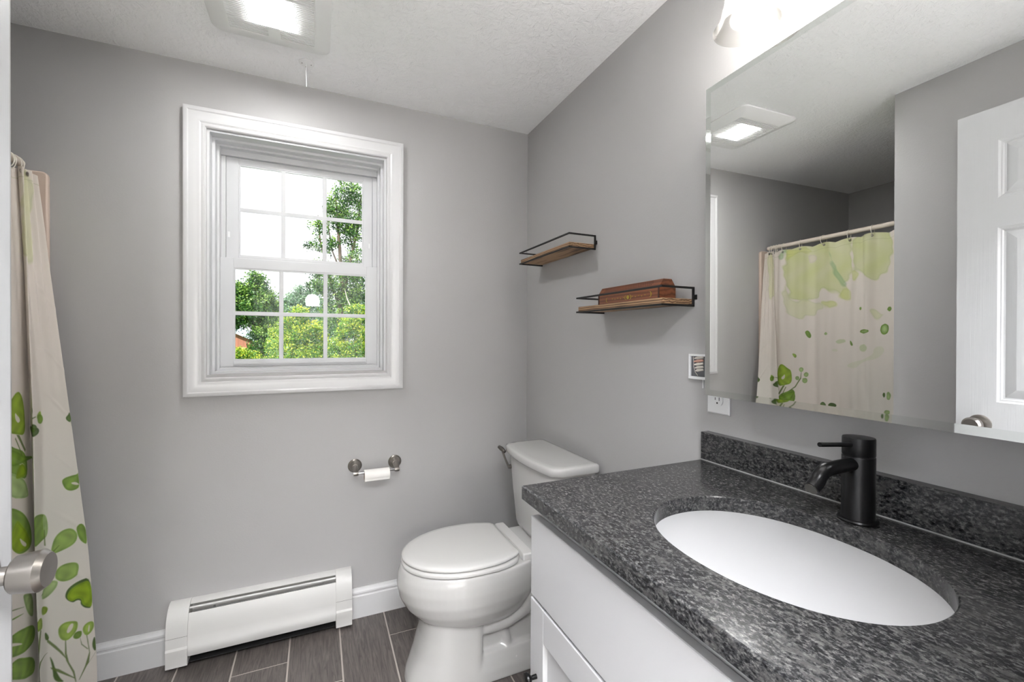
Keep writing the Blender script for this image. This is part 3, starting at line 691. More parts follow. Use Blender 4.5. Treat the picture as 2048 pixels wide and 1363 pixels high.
# rear body and foot flange
b.loft([rr(-0.50, -0.07, 0.092, 0.03, 0.0), rr(-0.50, -0.07, 0.088, 0.03, 0.20), rr(-0.50, -0.06, 0.078, 0.03, 0.36)])
b.loft([rr(-0.50, -0.065, 0.131, 0.02, 0.0), rr(-0.50, -0.065, 0.129, 0.02, 0.040), rr(-0.50, -0.075, 0.112, 0.02, 0.095), rr(-0.50, -0.08, 0.090, 0.02, 0.100)])
for s_ in (-1, 1):
    # trapway bulges and bolt boss
    b.tube([(-0.50, TY+s_*0.085, 0.225), (-0.43, TY+s_*0.100, 0.222), (-0.36, TY+s_*0.104, 0.238), (-0.30, TY+s_*0.104, 0.275), (-0.262, TY+s_*0.102, 0.325), (-0.24, TY+s_*0.098, 0.40)], [0.020, 0.024, 0.026, 0.028, 0.028, 0.024], 16)
    b.tube([(-0.50, TY+s_*0.075, 0.190), (-0.43, TY+s_*0.090, 0.180), (-0.35, TY+s_*0.092, 0.188), (-0.27, TY+s_*0.092, 0.222), (-0.215, TY+s_*0.090, 0.28), (-0.18, TY+s_*0.085, 0.38)], [0.020, 0.025, 0.030, 0.032, 0.032, 0.030], 16)
    b.tube([(-0.352, TY+s_*0.086, 0.165), (-0.338, TY+s_*0.092, 0.085)], [0.014, 0.016], 14)
    b.lathe([(0, 0.06), (0.055, 0.06), (0.040, 0.095), (0.015, 0.112), (0, 0.114)], (-0.345, TY+s_*0.085, 0), n=24, sx=1.15, sy=0.55)
ob = b.build('bowl', m_porc, smooth=180)
md = ob.modifiers.new('remesh', 'REMESH'); md.mode = 'VOXEL'; md.voxel_size = 0.0045; md.use_smooth_shade = True
md = ob.modifiers.new('smooth', 'SMOOTH'); md.factor = 0.6; md.iterations = 7
put(ob, tl)
for s_ in (-1, 1):
    b = MB().lathe([(0, 0.040), (0.0125, 0.040), (0.0135, 0.050), (0.0115, 0.062), (0.006, 0.068), (0, 0.0695)], (-0.318, TY+s_*0.1115, 0), n=28)
    put(b.build('bolt_cap', m_seat), tl)
# seat ring and lid
SXF, SXM = -0.716, -0.475
def seat_out(g, z, back=-0.292): return egg(SXF+g, SXM, back-g*0.5, 0.182-g, z, 2.05, 3.4, 72)
b = MB().loft([seat_out(0.008, 0.4225), seat_out(0.001, 0.4245), seat_out(0.0, 0.430), seat_out(0.002, 0.4375), seat_out(0.008, 0.4395)])
put(b.build('seat', m_seat, smooth=60), tl)
def lid_out(g, z):
    pts = []; n_ = 30; hwL = 0.181-g; xb_ = -0.312-g*0.5; hb = 0.137-g*0.8
    for k in range(n_+1):
        t = PI/2+PI*k/n_; pts.append((SXM+(SXM-SXF-g)*math.cos(t), TY+hwL*math.sin(t), z))
    for (x, y) in ((-0.425, -0.179), (-0.385, -0.171), (-0.350, -0.157), (-0.328, -0.146)): pts.append((x, TY+y*hwL/0.181, z))
    for k in range(5):
        a = math.radians(-60+60*k/4); pts.append((xb_-0.010+0.010*math.cos(a), TY-hb+0.009+0.009*math.sin(a), z))
    for k in range(5):
        a = math.radians(60*k/4); pts.append((xb_-0.010+0.010*math.cos(a), TY+hb-0.009+0.009*math.sin(a), z))
    for (x, y) in ((-0.328, 0.146), (-0.350, 0.157), (-0.385, 0.171), (-0.425, 0.179)): pts.append((x, TY+y*hwL/0.181, z))
    return pts
b = MB().loft([lid_out(0.010, 0.4415), lid_out(0.003, 0.4425), lid_out(0.001, 0.447), lid_out(0.003, 0.453), lid_out(0.012, 0.4575), lid_out(0.035, 0.4600)])
put(b.build('lid', m_seat, smooth=60), tl)
b = MB().loft([rrect(-0.302, -0.258, TY-0.146, TY+0.146, 0.008, z) for z in (0.421, 0.441)]+[rrect(-0.299, -0.262, TY-0.142, TY+0.142, 0.006, 0.4455)])
put(b.build('hinge', m_seat, smooth=40), tl)
# tank
def tk(xf, xb, hy, z, bow, r_=0.03, n=10):
    """rounded plan with a bowed front."""
    pts = rrect(xf, xb, TY-hy, TY+hy, r_, z, n)
    return [((x-bow*max(0, 1-((y-TY)/hy)**2)*(1 if x < (xf+xb)/2 else 0)), y, zz) for x, y, zz in pts]
def tank_ring(xf, xb, hy, z, bow, r_=0.03):
    pts = []
    n_ = 24
    # front edge from +y to -y, then back
    for k in range(n_+1):
        u = 1-2*k/n_; y = (hy-0.0)*u
        e = abs(u)
        x = xf-bow*(1-u*u)+(r_*(max(0, (e-(1-r_/hy))/(r_/hy)))**2.4 if e > 1-r_/hy else 0)
        pts.append((x, TY+y, z))
    for k in range(9):
        a = math.radians(-90+90*k/8); rb = 0.018
        pts.append((xb-rb+rb*math.cos(a), TY-hy+rb+rb*math.sin(a), z))
    for k in range(9):
        a = math.radians(90*k/8); rb = 0.018
        pts.append((xb-rb+rb*math.cos(a), TY+hy-rb+rb*math.sin(a), z))
    return pts
b = MB().loft([tank_ring(-0.175, -0.035, 0.150, 0.421, 0.010), tank_ring(-0.186, -0.030, 0.180, 0.428, 0.014), tank_ring(-0.190, -0.028, 0.190, 0.450, 0.016), tank_ring(-0.198, -0.028, 0.203, 0.58, 0.020), tank_ring(-0.207, -0.028, 0.215, 0.731, 0.024)])
put(b.build('tank', m_porc, smooth=50), tl)
b = MB().loft([tank_ring(-0.212, -0.024, 0.222, 0.7315, 0.026), tank_ring(-0.216, -0.022, 0.2265, 0.7335, 0.027), tank_ring(-0.219, -0.020, 0.2300, 0.740, 0.028), tank_ring(-0.219, -0.020, 0.2300, 0.757, 0.028), tank_ring(-0.217, -0.022, 0.2280, 0.763, 0.028), tank_ring(-0.210, -0.028, 0.2220, 0.7662, 0.027), tank_ring(-0.19, -0.045, 0.205, 0.7670, 0.025)])
put(b.build('tank_lid', m_porc, smooth=60), tl)
# flush handle on the side facing the window wall
hy0 = TY+0.214
b = MB().lathe([(0, 0), (0.0095, 0), (0.0100, 0.004), (0.0085, 0.014), (0.0, 0.015)], (-0.212, -0.283, 0.672), axis='-x', n=24)
b.tube([(-0.224, -0.283, 0.674), (-0.229, -0.258, 0.700), (-0.231, -0.232, 0.726)], [0.0050, 0.0044, 0.0050], 14)
b.tube([(-0.226, -0.246, 0.728), (-0.233, -0.226, 0.738), (-0.238, -0.206, 0.743)], [0.0070, 0.0100, 0.0075], 16)
put(b.build('flush_handle', mat('dark_nickel', rgb(112, 108, 104), 0.3, metal=1.0)), tl)
# supply line behind
b = MB().tube([(-0.10, TY+0.12, 0.43), (-0.10, TY+0.14, 0.36), (-0.09, TY+0.20, 0.26), (-0.03, TY+0.22, 0.19)], 0.005, 10)
put(b.build('supply_line', m_nickel), tl)

# ================================================================ DOOR (open)
DX0, DX1 = -1.428, -1.392          # slab thickness; room face at DX1
DY0, DY1, DZ0, DZ1 = -1.990, -1.180, 0.012, 2.043
dr = empty('door_1', (DX1, DY0, 0), None, None); dr['kind'] = 'structure'; dr['label'] = 'white six-panel door standing open on the left'
b = MB()
st = 0.108; mid = 0.108
pw = ((DY1-DY0)-2*st-mid)/2
ys = [(DY0+st, DY0+st+pw), (DY1-st-pw, DY1-st)]
zs = [(0.235, 0.815), (1.005, 1.620), (1.722, 1.925)]
ycuts = [DY0, ys[0][0], ys[0][1], ys[1][0], ys[1][1], DY1]; zcuts = [DZ0, zs[0][0], zs[0][1], zs[1][0], zs[1][1], zs[2][0], zs[2][1], DZ1]
for sx, xf_ in ((1, DX1), (-1, DX0)):
    for i in range(5):
        for j in range(7):
            y0, y1, z0, z1 = ycuts[i], ycuts[i+1], zcuts[j], zcuts[j+1]
            if i in (1, 3) and j in (1, 3, 5):
                rings = []
                for ins_, d_ in ((0, 0), (0.006, 0.004), (0.010, 0.0045), (0.013, 0.009), (0.018, 0.010), (0.045, 0.0025), (0.048, 0.002)):
                    rings.append([(xf_-sx*d_, yy, zz) for yy, zz in ((y0+ins_, z0+ins_), (y1-ins_, z0+ins_), (y1-ins_, z1-ins_), (y0+ins_, z1-ins_))])
                b.loft(rings, True, (False, True))
            else: b.add([(xf_, y0, z0), (xf_, y1, z0), (xf_, y1, z1), (xf_, y0, z1)], [(0, 1, 2, 3)])
b.add([(x, y, z) for x in (DX0, DX1) for y in (DY0, DY1) for z in (DZ0, DZ1)], [(0, 1, 5, 4), (2, 6, 7, 3), (0, 4, 6, 2), (1, 3, 7, 5)])
put(b.build('door_slab', m_door, smooth=0), dr)
KY, KZ = -1.246, 0.922
for sx, x0_ in ((1, DX1), (-1, DX0)):
    ax = 'x' if sx == 1 else '-x'
    b = MB().lathe([(0, 0), (0.031, 0), (0.033, 0.003), (0.032, 0.006), (0.026, 0.009), (0.013, 0.011), (0.012, 0.014), (0.0115, 0.031)] + [(0.0135, 0.0325), (0.0215, 0.0335), (0.0235, 0.0355), (0.0268, 0.0590), (0.0268, 0.0610), (0.0215, 0.0680), (0, 0.0688)], (x0_ if sx == 1 else x0_, KY, KZ), axis=ax, n=56)
    put(b.build('door_knob', m_nickel, smooth=35), dr)
put(box(DX0+0.006, DX1-0.006, DY1-0.001, DY1+0.0012, 0.90, 0.955).build('latch_plate', m_nickel, smooth=0), dr)
b = MB().box(-1.42, -1.40, -2.13, -1.995, 0, 2.07).box(-0.60, -0.58, -2.13, -1.995, 0, 2.07).box(-1.42, -0.58, -2.13, -1.995, 2.05, 2.07)
struct(b, 'trim_1', m_trim, smooth=0, label='white door frame around the doorway')

# ================================================================ SHOWER: rod, rings, surround, curtain
RX, RZ, RR = -1.905, 1.8165, 0.0125
rod = empty('curtain_rod', (RX, 0, RZ), 'cream shower curtain rod across the shower opening', 'curtain rod')
b = MB().lathe([(0, -0.9225), (RR, -0.9225), (RR, -0.0205), (0, -0.0205)], (RX, 0, RZ), axis='y', n=28); put(b.build('rod_tube', m_rod), rod)
st_ = empty('shower_stall', (-2.3, -0.45, 0), 'beige fiberglass shower stall edge between curtain and window wall', 'shower')
b = MB().box(-1.93, -1.86, -0.922, -0.021, 0, 0.10).box(-2.779, -1.93, -0.922, -0.021, 0, 0.035)
put(b.build('shower_base', m_white, smooth=0, bevel=0.006), st_)
b = MB(); pts_ = [(-2.778, 0.0), (-1.838, 0.0)]
arc_ = [(-1.838-0.018+0.018*math.cos(math.radians(t)), 1.799-0.018+0.018*math.sin(math.radians(t))) for t in range(0, 91, 15)]
out_ = [(-2.778, 0.0), (-1.838, 0.0)]+arc_+[(-2.778, 1.799)]
b.loft([[(x, y, z) for x, z in out_] for y in (-0.001, -0.020)])
put(b.build('surround_panel', m_liner, smooth=30, bevel=0.005, seg=3), st_)
# curtain surface
ZTOP, ZBOT = 1.790, 0.025
KZ_ = [0.1, 0.5, 1.0, 1.49, 1.79]
KC = [0, .12, .15, .18, .24, .34, .96]
KX = [[-1.695, -1.718, -1.770, -1.832, -1.860], [-1.780, -1.795, -1.822, -1.865, -1.885], [-1.770, -1.785, -1.818, -1.855, -1.870], [-1.805, -1.818, -1.850, -1.875, -1.895],
      [-1.790, -1.808, -1.848, -1.878, -1.897], [-1.780, -1.805, -1.845, -1.885, -1.905], [-1.780, -1.805, -1.845, -1.885, -1.905]]
KY_ = [[-.060, -.060, -.055, -.035, -.035], [-.170, -.155, -.100, -.075, -.060], [-.225, -.222, -.158, -.105, -.090], [-.150, -.135, -.095, -.070, -.060],
       [-.260, -.220, -.160, -.130, -.120], [-.380, -.340, -.290, -.270, -.260], [-.905]*5]
def curtain(NY, NZ):
    c = np.linspace(0, 0.96, NY); z = np.linspace(ZBOT, ZTOP, NZ)
    kx = np.array([np.interp(z, KZ_, r) for r in KX]); ky = np.array([np.interp(z, KZ_, r) for r in KY_])
    def sm(a, n):
        if n < 2: return a
        k = np.hanning(n+2)[1:-1]; k /= k.sum(); p_ = n//2
        b = np.concatenate([2*a[:, :1]-a[:, p_:0:-1], a, 2*a[:, -1:]-a[:, -2:-p_-2:-1]], 1)
        return np.array([np.convolve(r, k, 'valid') for r in b])[:, :a.shape[1]]
    kx = sm(kx, (NZ//9)//2*2+1); ky = sm(ky, (NZ//9)//2*2+1)
    X = np.array([np.interp(c, KC, kx[:, i]) for i in range(NZ)]); Y = np.array([np.interp(c, KC, ky[:, i]) for i in range(NZ)])
    w_ = int(0.030/0.96*NY)//2*2+1
    X = sm(X, w_); Y = sm(Y, w_)
    C_, Z = np.meshgrid(c, z)
    m = np.clip((C_-0.30)/0.1, 0, 1)
    low = np.clip(1-Z/1.79, 0, 1)
    X += m*(0.009+0.005*low)*np.sin(2*np.pi*(C_-0.3)/0.155+0.6*np.sin(Z*2.0))+m*0.003*np.sin(2*np.pi*C_/0.063+Z*1.7)
    pc = 0.655+0.06*low
    X += 0.013*(1/(1+np.exp((C_-pc)/0.0035))-0.5)*np.exp(-((C_-pc)/0.075)**2)*np.clip(Z/0.8, 0.3, 1)*-1
    for z0 in (0.42, 0.60, 0.80, 0.985, 1.15, 1.36):
        X += 0.0022*np.exp(-((Z-z0-1.0*(C_-0.03))/0.009)**2)*np.exp(-((C_-0.045)/0.040)**2)
    X += 0.005*np.clip((Z-1.0)/0.6, 0, 1)*np.clip(1-C_/0.34, 0, 1)**0.5*np.sin(2*np.pi*C_/0.046+1)
    return C_, Z, X, Y

ART = [
 ('y', [(0.238,1.068), (0.216,1.041), (0.210,0.993), (0.210,0.920), (0.250,0.931), (0.290,0.948), (0.288,1.027), (0.270,1.037)]),
 ('w', [(0.254,1.000), (0.246,0.989), (0.236,0.979), (0.234,0.969), (0.244,0.965), (0.254,0.979)]),
 ('stem', [(0.252,0.931), (0.240,0.927), (0.212,0.876), (0.216,0.869)]),
 ('g', [(0.298,0.920), (0.266,0.896), (0.208,0.866), (0.206,0.780), (0.254,0.804), (0.304,0.841)]),
 ('w', [(0.292,0.883), (0.264,0.866), (0.232,0.841), (0.216,0.824), (0.256,0.845), (0.286,0.869)]),
 ('p', [(0.304,0.838), (0.258,0.814), (0.220,0.783), (0.208,0.749), (0.206,0.721), (0.300,0.759)]),
 ('g', [(0.308,0.735), (0.270,0.718), (0.232,0.687), (0.208,0.649), (0.198,0.611), (0.202,0.570), (0.240,0.570), (0.270,0.584), (0.294,0.618), (0.298,0.676)]),
 ('y', [(0.262,0.683), (0.246,0.659), (0.220,0.625), (0.202,0.577), (0.232,0.577), (0.270,0.584), (0.294,0.618), (0.288,0.652)]),
 ('w', [(0.256,0.625), (0.244,0.611), (0.224,0.591), (0.230,0.584), (0.248,0.601)]),
 ('g', [(0.332,0.374), (0.280,0.367), (0.232,0.350), (0.194,0.323), (0.196,0.274), (0.240,0.281), (0.292,0.305), (0.334,0.333)]),
 ('w', [(0.316,0.360), (0.278,0.336), (0.244,0.309), (0.280,0.329), (0.318,0.353)]),
 ('g', [(0.336,0.295), (0.298,0.295), (0.262,0.285), (0.198,0.230), (0.198,0.178), (0.232,0.199), (0.288,0.240), (0.334,0.278)]),
 ('p', [(0.248,0.453), (0.232,0.446), (0.202,0.426), (0.200,0.353), (0.214,0.364), (0.230,0.391), (0.242,0.426)]),
 ('stem', [(0.312,0.446), (0.278,0.432), (0.242,0.415), (0.244,0.415), (0.278,0.429), (0.312,0.443)]),
 ('g', [(0.314,0.419), (0.284,0.412), (0.236,0.395), (0.268,0.402), (0.302,0.412)]),
 ('y2', [(0.118,0.993), (0.118,0.958), (0.128,0.962), (0.136,0.976), (0.128,0.989)]),
 ('d', [(0.158,0.958), (0.140,0.955), (0.132,0.941), (0.138,0.931), (0.162,0.931)]),
 ('d', [(0.154,1.013), (0.148,1.000), (0.154,0.982)]),
 ('stem', [(0.154,0.976), (0.138,0.979), (0.136,0.976), (0.154,0.972)]),
 ('g', [(0.156,0.652), (0.148,0.676), (0.118,0.663), (0.108,0.652), (0.104,0.615), (0.108,0.587), (0.124,0.580), (0.142,0.580), (0.156,0.584)]),
 ('p', [(0.120,0.663), (0.108,0.652), (0.104,0.615), (0.108,0.591), (0.116,0.587)]),
 ('stem', [(0.116,0.611), (0.114,0.611), (0.112,0.560), (0.116,0.563)]),
 ('d', [(0.000,0.979), (0.006,0.972), (0.020,0.962), (0.020,0.951), (0.000,0.938)]),
 ('g', [(0.000,0.776), (0.000,0.762), (0.026,0.762), (0.050,0.759), (0.058,0.749), (0.048,0.721), (0.032,0.711), (0.014,0.711), (0.000,0.718)]),
 ('w', [(0.030,0.738), (0.012,0.738), (0.000,0.725), (0.016,0.728)]),
 ('p2', [(0.098,0.525), (0.098,0.546), (0.088,0.577), (0.068,0.591), (0.046,0.591), (0.032,0.580), (0.024,0.560), (0.030,0.539), (0.046,0.529), (0.076,0.525)]),
 ('stem', [(0.098,0.532), (0.078,0.546), (0.076,0.546), (0.094,0.529)]),
 ('g', [(0.028,0.594), (0.000,0.591), (0.000,0.515), (0.012,0.525), (0.024,0.549)]),
 ('p2', [(0.092,0.450), (0.088,0.474), (0.068,0.481), (0.040,0.474), (0.028,0.460), (0.032,0.432), (0.046,0.419), (0.070,0.422), (0.086,0.436)]),
 ('d', [(0.104,0.450), (0.100,0.474), (0.090,0.474), (0.092,0.450), (0.098,0.446)]),
 ('p', [(0.130,0.402), (0.122,0.432), (0.106,0.446), (0.084,0.436), (0.086,0.419), (0.098,0.405), (0.114,0.395)]),
 ('stem', [(0.130,0.415), (0.124,0.419), (0.124,0.415), (0.130,0.415)]),
 ('d', [(0.070,0.374), (0.062,0.395), (0.036,0.405), (0.000,0.402), (0.000,0.291), (0.020,0.302), (0.032,0.323), (0.030,0.336), (0.040,0.343), (0.050,0.340), (0.064,0.357)]),
 ('y', [(0.064,0.374), (0.054,0.388), (0.030,0.395), (0.000,0.391), (0.000,0.295), (0.016,0.305), (0.028,0.323), (0.028,0.340), (0.040,0.350), (0.052,0.346), (0.062,0.357)]),
 ('y2', [(0.090,0.264), (0.088,0.285), (0.072,0.291), (0.048,0.278), (0.040,0.268), (0.044,0.243), (0.058,0.230), (0.070,0.226), (0.084,0.240)]),
 ('w', [(0.070,0.257), (0.062,0.274), (0.052,0.274), (0.054,0.257), (0.066,0.247)]),
 ('g', [(0.056,0.230), (0.048,0.240), (0.036,0.236), (0.032,0.230), (0.034,0.216), (0.042,0.212), (0.052,0.219)]),
 ('y2', [(0.032,0.236), (0.024,0.250), (0.008,0.250), (0.000,0.240), (0.002,0.219), (0.016,0.206), (0.026,0.212)]),
 ('w', [(0.018,0.219), (0.014,0.240), (0.012,0.236), (0.014,0.216)]),
 ('d', [(0.000,0.192), (0.006,0.185), (0.010,0.164), (0.006,0.144), (0.000,0.137)]),
 ('stem', [(0.074,0.230), (0.072,0.230), (0.072,0.185), (0.068,0.154), (0.056,0.113), (0.052,0.075), (0.054,0.075), (0.060,0.113), (0.074,0.164), (0.076,0.188)]),
 ('stem', [(0.116,0.268), (0.096,0.230), (0.082,0.199), (0.072,0.168), (0.076,0.175), (0.090,0.206), (0.116,0.257)]),
 ('stem', [(0.038,0.212), (0.034,0.188), (0.020,0.161), (0.022,0.161), (0.036,0.188)]),
 ('stem', [(0.022,0.209), (0.020,0.209), (0.016,0.144), (0.020,0.113), (0.000,0.137), (0.026,0.106), (0.044,0.075), (0.046,0.075), (0.030,0.109), (0.018,0.147)]),
 ('d', [(0.122,0.295), (0.114,0.281), (0.110,0.264), (0.116,0.261), (0.122,0.271)]),
 ('d', [(0.112,0.212), (0.104,0.188), (0.100,0.161), (0.090,0.120), (0.078,0.096), (0.104,0.120), (0.106,0.168)]),
 ('stem', [(0.110,0.171), (0.092,0.151), (0.056,0.092), (0.056,0.089), (0.092,0.140), (0.108,0.164)]),
 ('y', [(0.130,0.381), (0.116,0.371), (0.110,0.360), (0.116,0.346), (0.130,0.353)]),
 ('y', [(0.158,0.350), (0.130,0.357), (0.128,0.312), (0.140,0.319), (0.160,0.323)]),
 ('stem', [(0.138,0.319), (0.134,0.312), (0.144,0.264), (0.162,0.209), (0.170,0.178), (0.162,0.250)]),
 ('stem', [(0.158,0.285), (0.146,0.268), (0.170,0.243), (0.156,0.281)]),
 ('stem', [(0.116,0.223), (0.146,0.226), (0.166,0.188), (0.170,0.178), (0.140,0.219)]),
 ('g', [(0.150,0.841), (0.220,0.855), (0.256,0.886), (0.308,0.907), (0.286,0.866), (0.278,0.841), (0.246,0.838)]),
 ('y', [(0.208,0.797), (0.220,0.831), (0.238,0.841), (0.258,0.817), (0.262,0.797)]),
 ('stem', [(0.228,0.862), (0.256,0.924), (0.258,0.920), (0.232,0.862)]),
 ('stem', [(0.266,0.896), (0.302,0.931), (0.332,0.986), (0.336,1.020), (0.338,1.020), (0.336,0.982), (0.306,0.927), (0.270,0.896)]),
 ('p', [(0.350,1.037), (0.344,1.024), (0.334,1.020), (0.326,1.030), (0.326,1.041), (0.334,1.051), (0.346,1.048)]),
 ('p', [(0.378,1.010), (0.372,0.996), (0.360,0.993), (0.350,1.000), (0.350,1.013), (0.362,1.024), (0.374,1.020)]),
 ('p', [(0.328,0.982), (0.324,0.972), (0.314,0.969), (0.306,0.976), (0.306,0.989), (0.316,0.996), (0.326,0.993)]),
 ('p', [(0.372,0.972), (0.364,0.958), (0.350,0.955), (0.340,0.965), (0.342,0.979), (0.354,0.989), (0.368,0.986)]),
 ('p', [(0.354,0.982), (0.350,0.976), (0.346,0.976), (0.342,0.979), (0.342,0.982), (0.346,0.986), (0.352,0.986)]),
 ('d', [(0.440,0.841), (0.454,0.859), (0.468,0.862), (0.482,0.848), (0.478,0.838)]),
 ('d', [(0.492,0.848), (0.504,0.862), (0.518,0.862), (0.530,0.852), (0.526,0.838), (0.498,0.838)]),
 ('g', [(0.354,1.264), (0.368,1.274), (0.380,1.264), (0.388,1.240), (0.382,1.223), (0.368,1.233), (0.358,1.250)]),
 ('g', [(0.692,1.264), (0.690,1.261), (0.686,1.257), (0.678,1.254), (0.664,1.250), (0.656,1.254), (0.650,1.257), (0.648,1.261), (0.650,1.268), (0.654,1.271), (0.662,1.274), (0.674,1.274), (0.684,1.271), (0.688,1.271)]),
 ('p', [(0.686,1.264), (0.684,1.261), (0.680,1.261), (0.674,1.257), (0.664,1.257), (0.660,1.257), (0.656,1.261), (0.654,1.261), (0.656,1.264), (0.658,1.268), (0.664,1.268), (0.672,1.268), (0.680,1.268), (0.684,1.268)]),
 ('g', [(0.782,1.268), (0.778,1.254), (0.770,1.247), (0.762,1.244), (0.752,1.247), (0.744,1.257), (0.740,1.268), (0.742,1.281), (0.746,1.292), (0.756,1.298), (0.764,1.302), (0.772,1.298), (0.780,1.292), (0.782,1.278)]),
 ('p', [(0.776,1.268), (0.772,1.261), (0.768,1.254), (0.762,1.254), (0.756,1.257), (0.750,1.261), (0.748,1.271), (0.750,1.278), (0.752,1.285), (0.758,1.292), (0.764,1.292), (0.770,1.292), (0.774,1.285), (0.776,1.278)]),
 ('f', [(0.686,1.175), (0.684,1.165), (0.678,1.158), (0.668,1.154), (0.660,1.154), (0.654,1.158), (0.650,1.165), (0.648,1.175), (0.650,1.182), (0.652,1.188), (0.660,1.192), (0.668,1.195), (0.678,1.188), (0.684,1.182)]),
 ('f', [(0.574,1.209), (0.572,1.206), (0.566,1.202), (0.556,1.199), (0.544,1.195), (0.534,1.195), (0.528,1.199), (0.524,1.206), (0.526,1.209), (0.532,1.216), (0.542,1.220), (0.552,1.220), (0.564,1.220), (0.570,1.216)]),
 ('g', [(0.594,1.216), (0.610,1.206), (0.622,1.185), (0.600,1.185)]),
 ('y2', [(0.288,1.134), (0.312,1.127), (0.314,1.109), (0.302,1.103)]),
 ('g', [(0.652,1.388), (0.652,1.384), (0.650,1.381), (0.650,1.378), (0.646,1.378), (0.644,1.381), (0.644,1.384), (0.642,1.388), (0.644,1.391), (0.644,1.395), (0.646,1.395), (0.648,1.395), (0.650,1.395), (0.652,1.391)]),
 ('g', [(0.792,1.374), (0.788,1.367), (0.784,1.364), (0.780,1.364), (0.776,1.367), (0.772,1.371), (0.770,1.374), (0.772,1.381), (0.774,1.384), (0.776,1.388), (0.782,1.388), (0.786,1.388), (0.790,1.384), (0.792,1.378)]),
 ('f2', [(0.710,1.171), (0.728,1.185), (0.764,1.182), (0.766,1.147), (0.714,1.113), (0.660,1.099), (0.638,1.061), (0.584,1.065), (0.588,1.085), (0.654,1.106), (0.710,1.137)]),
 ('p', [(0.488,1.250), (0.488,1.247), (0.484,1.247), (0.480,1.244), (0.476,1.244), (0.470,1.247), (0.468,1.247), (0.466,1.250), (0.468,1.254), (0.470,1.257), (0.474,1.261), (0.480,1.261), (0.484,1.257), (0.488,1.254)]),
 ('f2', [(0.534,1.158), (0.532,1.154), (0.530,1.151), (0.524,1.151), (0.520,1.151), (0.516,1.151), (0.512,1.154), (0.510,1.158), (0.512,1.161), (0.516,1.165), (0.520,1.165), (0.524,1.165), (0.530,1.165), (0.532,1.161)]),
 ('d', [(0.000,0.927), (0.000,0.958), (0.000,0.969), (0.002,0.945), (0.000,0.931)]),
 ('g', [(0.110,0.965), (0.118,0.982), (0.132,0.982), (0.132,0.955), (0.118,0.948)]),
 ('d', [(0.126,0.917), (0.128,0.945), (0.190,0.948), (0.174,0.917)]),
 ('p', [(0.804,0.938), (0.802,0.927), (0.800,0.920), (0.796,0.914), (0.790,0.914), (0.786,0.917), (0.784,0.924), (0.784,0.934), (0.784,0.945), (0.786,0.951), (0.790,0.955), (0.794,0.955), (0.798,0.951), (0.802,0.945)]),
 ('d', [(0.778,0.938), (0.778,0.931), (0.776,0.927), (0.774,0.924), (0.772,0.924), (0.770,0.927), (0.768,0.931), (0.766,0.938), (0.768,0.941), (0.768,0.945), (0.770,0.948), (0.774,0.948), (0.776,0.948), (0.778,0.941)]),
 ('p', [(0.800,0.852), (0.800,0.848), (0.796,0.841), (0.790,0.841), (0.784,0.838), (0.780,0.841), (0.776,0.845), (0.774,0.848), (0.776,0.855), (0.778,0.859), (0.784,0.862), (0.790,0.862), (0.796,0.862), (0.800,0.859)]),
 ('W1', [(0.254,1.790), (0.386,1.776), (0.446,1.783), (0.588,1.790), (0.594,1.546), (0.548,1.536), (0.566,1.518), (0.584,1.450), (0.554,1.443), (0.534,1.477), (0.452,1.529), (0.428,1.488), (0.396,1.443), (0.356,1.460), (0.300,1.457), (0.276,1.477), (0.272,1.532), (0.252,1.573)]),
 ('W3', [(0.252,1.573), (0.272,1.532), (0.276,1.477), (0.300,1.457), (0.356,1.460), (0.396,1.443), (0.434,1.436), (0.456,1.409), (0.430,1.388), (0.374,1.353), (0.316,1.347), (0.256,1.378), (0.250,1.464)]),
 ('W2', [(0.438,1.439), (0.494,1.443), (0.522,1.429), (0.516,1.405), (0.504,1.388), (0.486,1.395), (0.454,1.422)]),
 ('W1', [(0.592,1.787), (0.778,1.787), (0.784,1.611), (0.762,1.587), (0.750,1.563), (0.726,1.542), (0.704,1.539), (0.686,1.553), (0.638,1.587), (0.598,1.604)]),
 ('W2', [(0.598,1.601), (0.638,1.587), (0.636,1.563), (0.616,1.549), (0.598,1.549)]),
 ('W4', [(0.476,1.766), (0.506,1.694), (0.526,1.611), (0.552,1.556), (0.574,1.536), (0.566,1.518), (0.542,1.536), (0.516,1.597), (0.500,1.670)]),
 ('W4', [(0.216,1.773), (0.256,1.790), (0.258,1.742), (0.236,1.718)]),
 ('W5', [(0.376,1.725), (0.390,1.742), (0.410,1.725), (0.410,1.701), (0.380,1.680), (0.370,1.687)]),
 ('W2', [(0.258,1.790), (0.380,1.776), (0.394,1.745), (0.284,1.756), (0.262,1.694)]),
 ('W3', [(0.694,1.384), (0.740,1.347), (0.770,1.360), (0.748,1.340), (0.718,1.323), (0.700,1.340)]),
 ('W2', [(0.592,1.467), (0.590,1.453), (0.582,1.443), (0.570,1.436), (0.558,1.439), (0.544,1.446), (0.536,1.457), (0.532,1.470), (0.536,1.484), (0.544,1.494), (0.556,1.498), (0.568,1.498), (0.580,1.491), (0.588,1.481)]),
 ('W3', [(0.044,1.787), (0.132,1.787), (0.184,1.515), (0.100,1.467), (0.076,1.563)]),
]

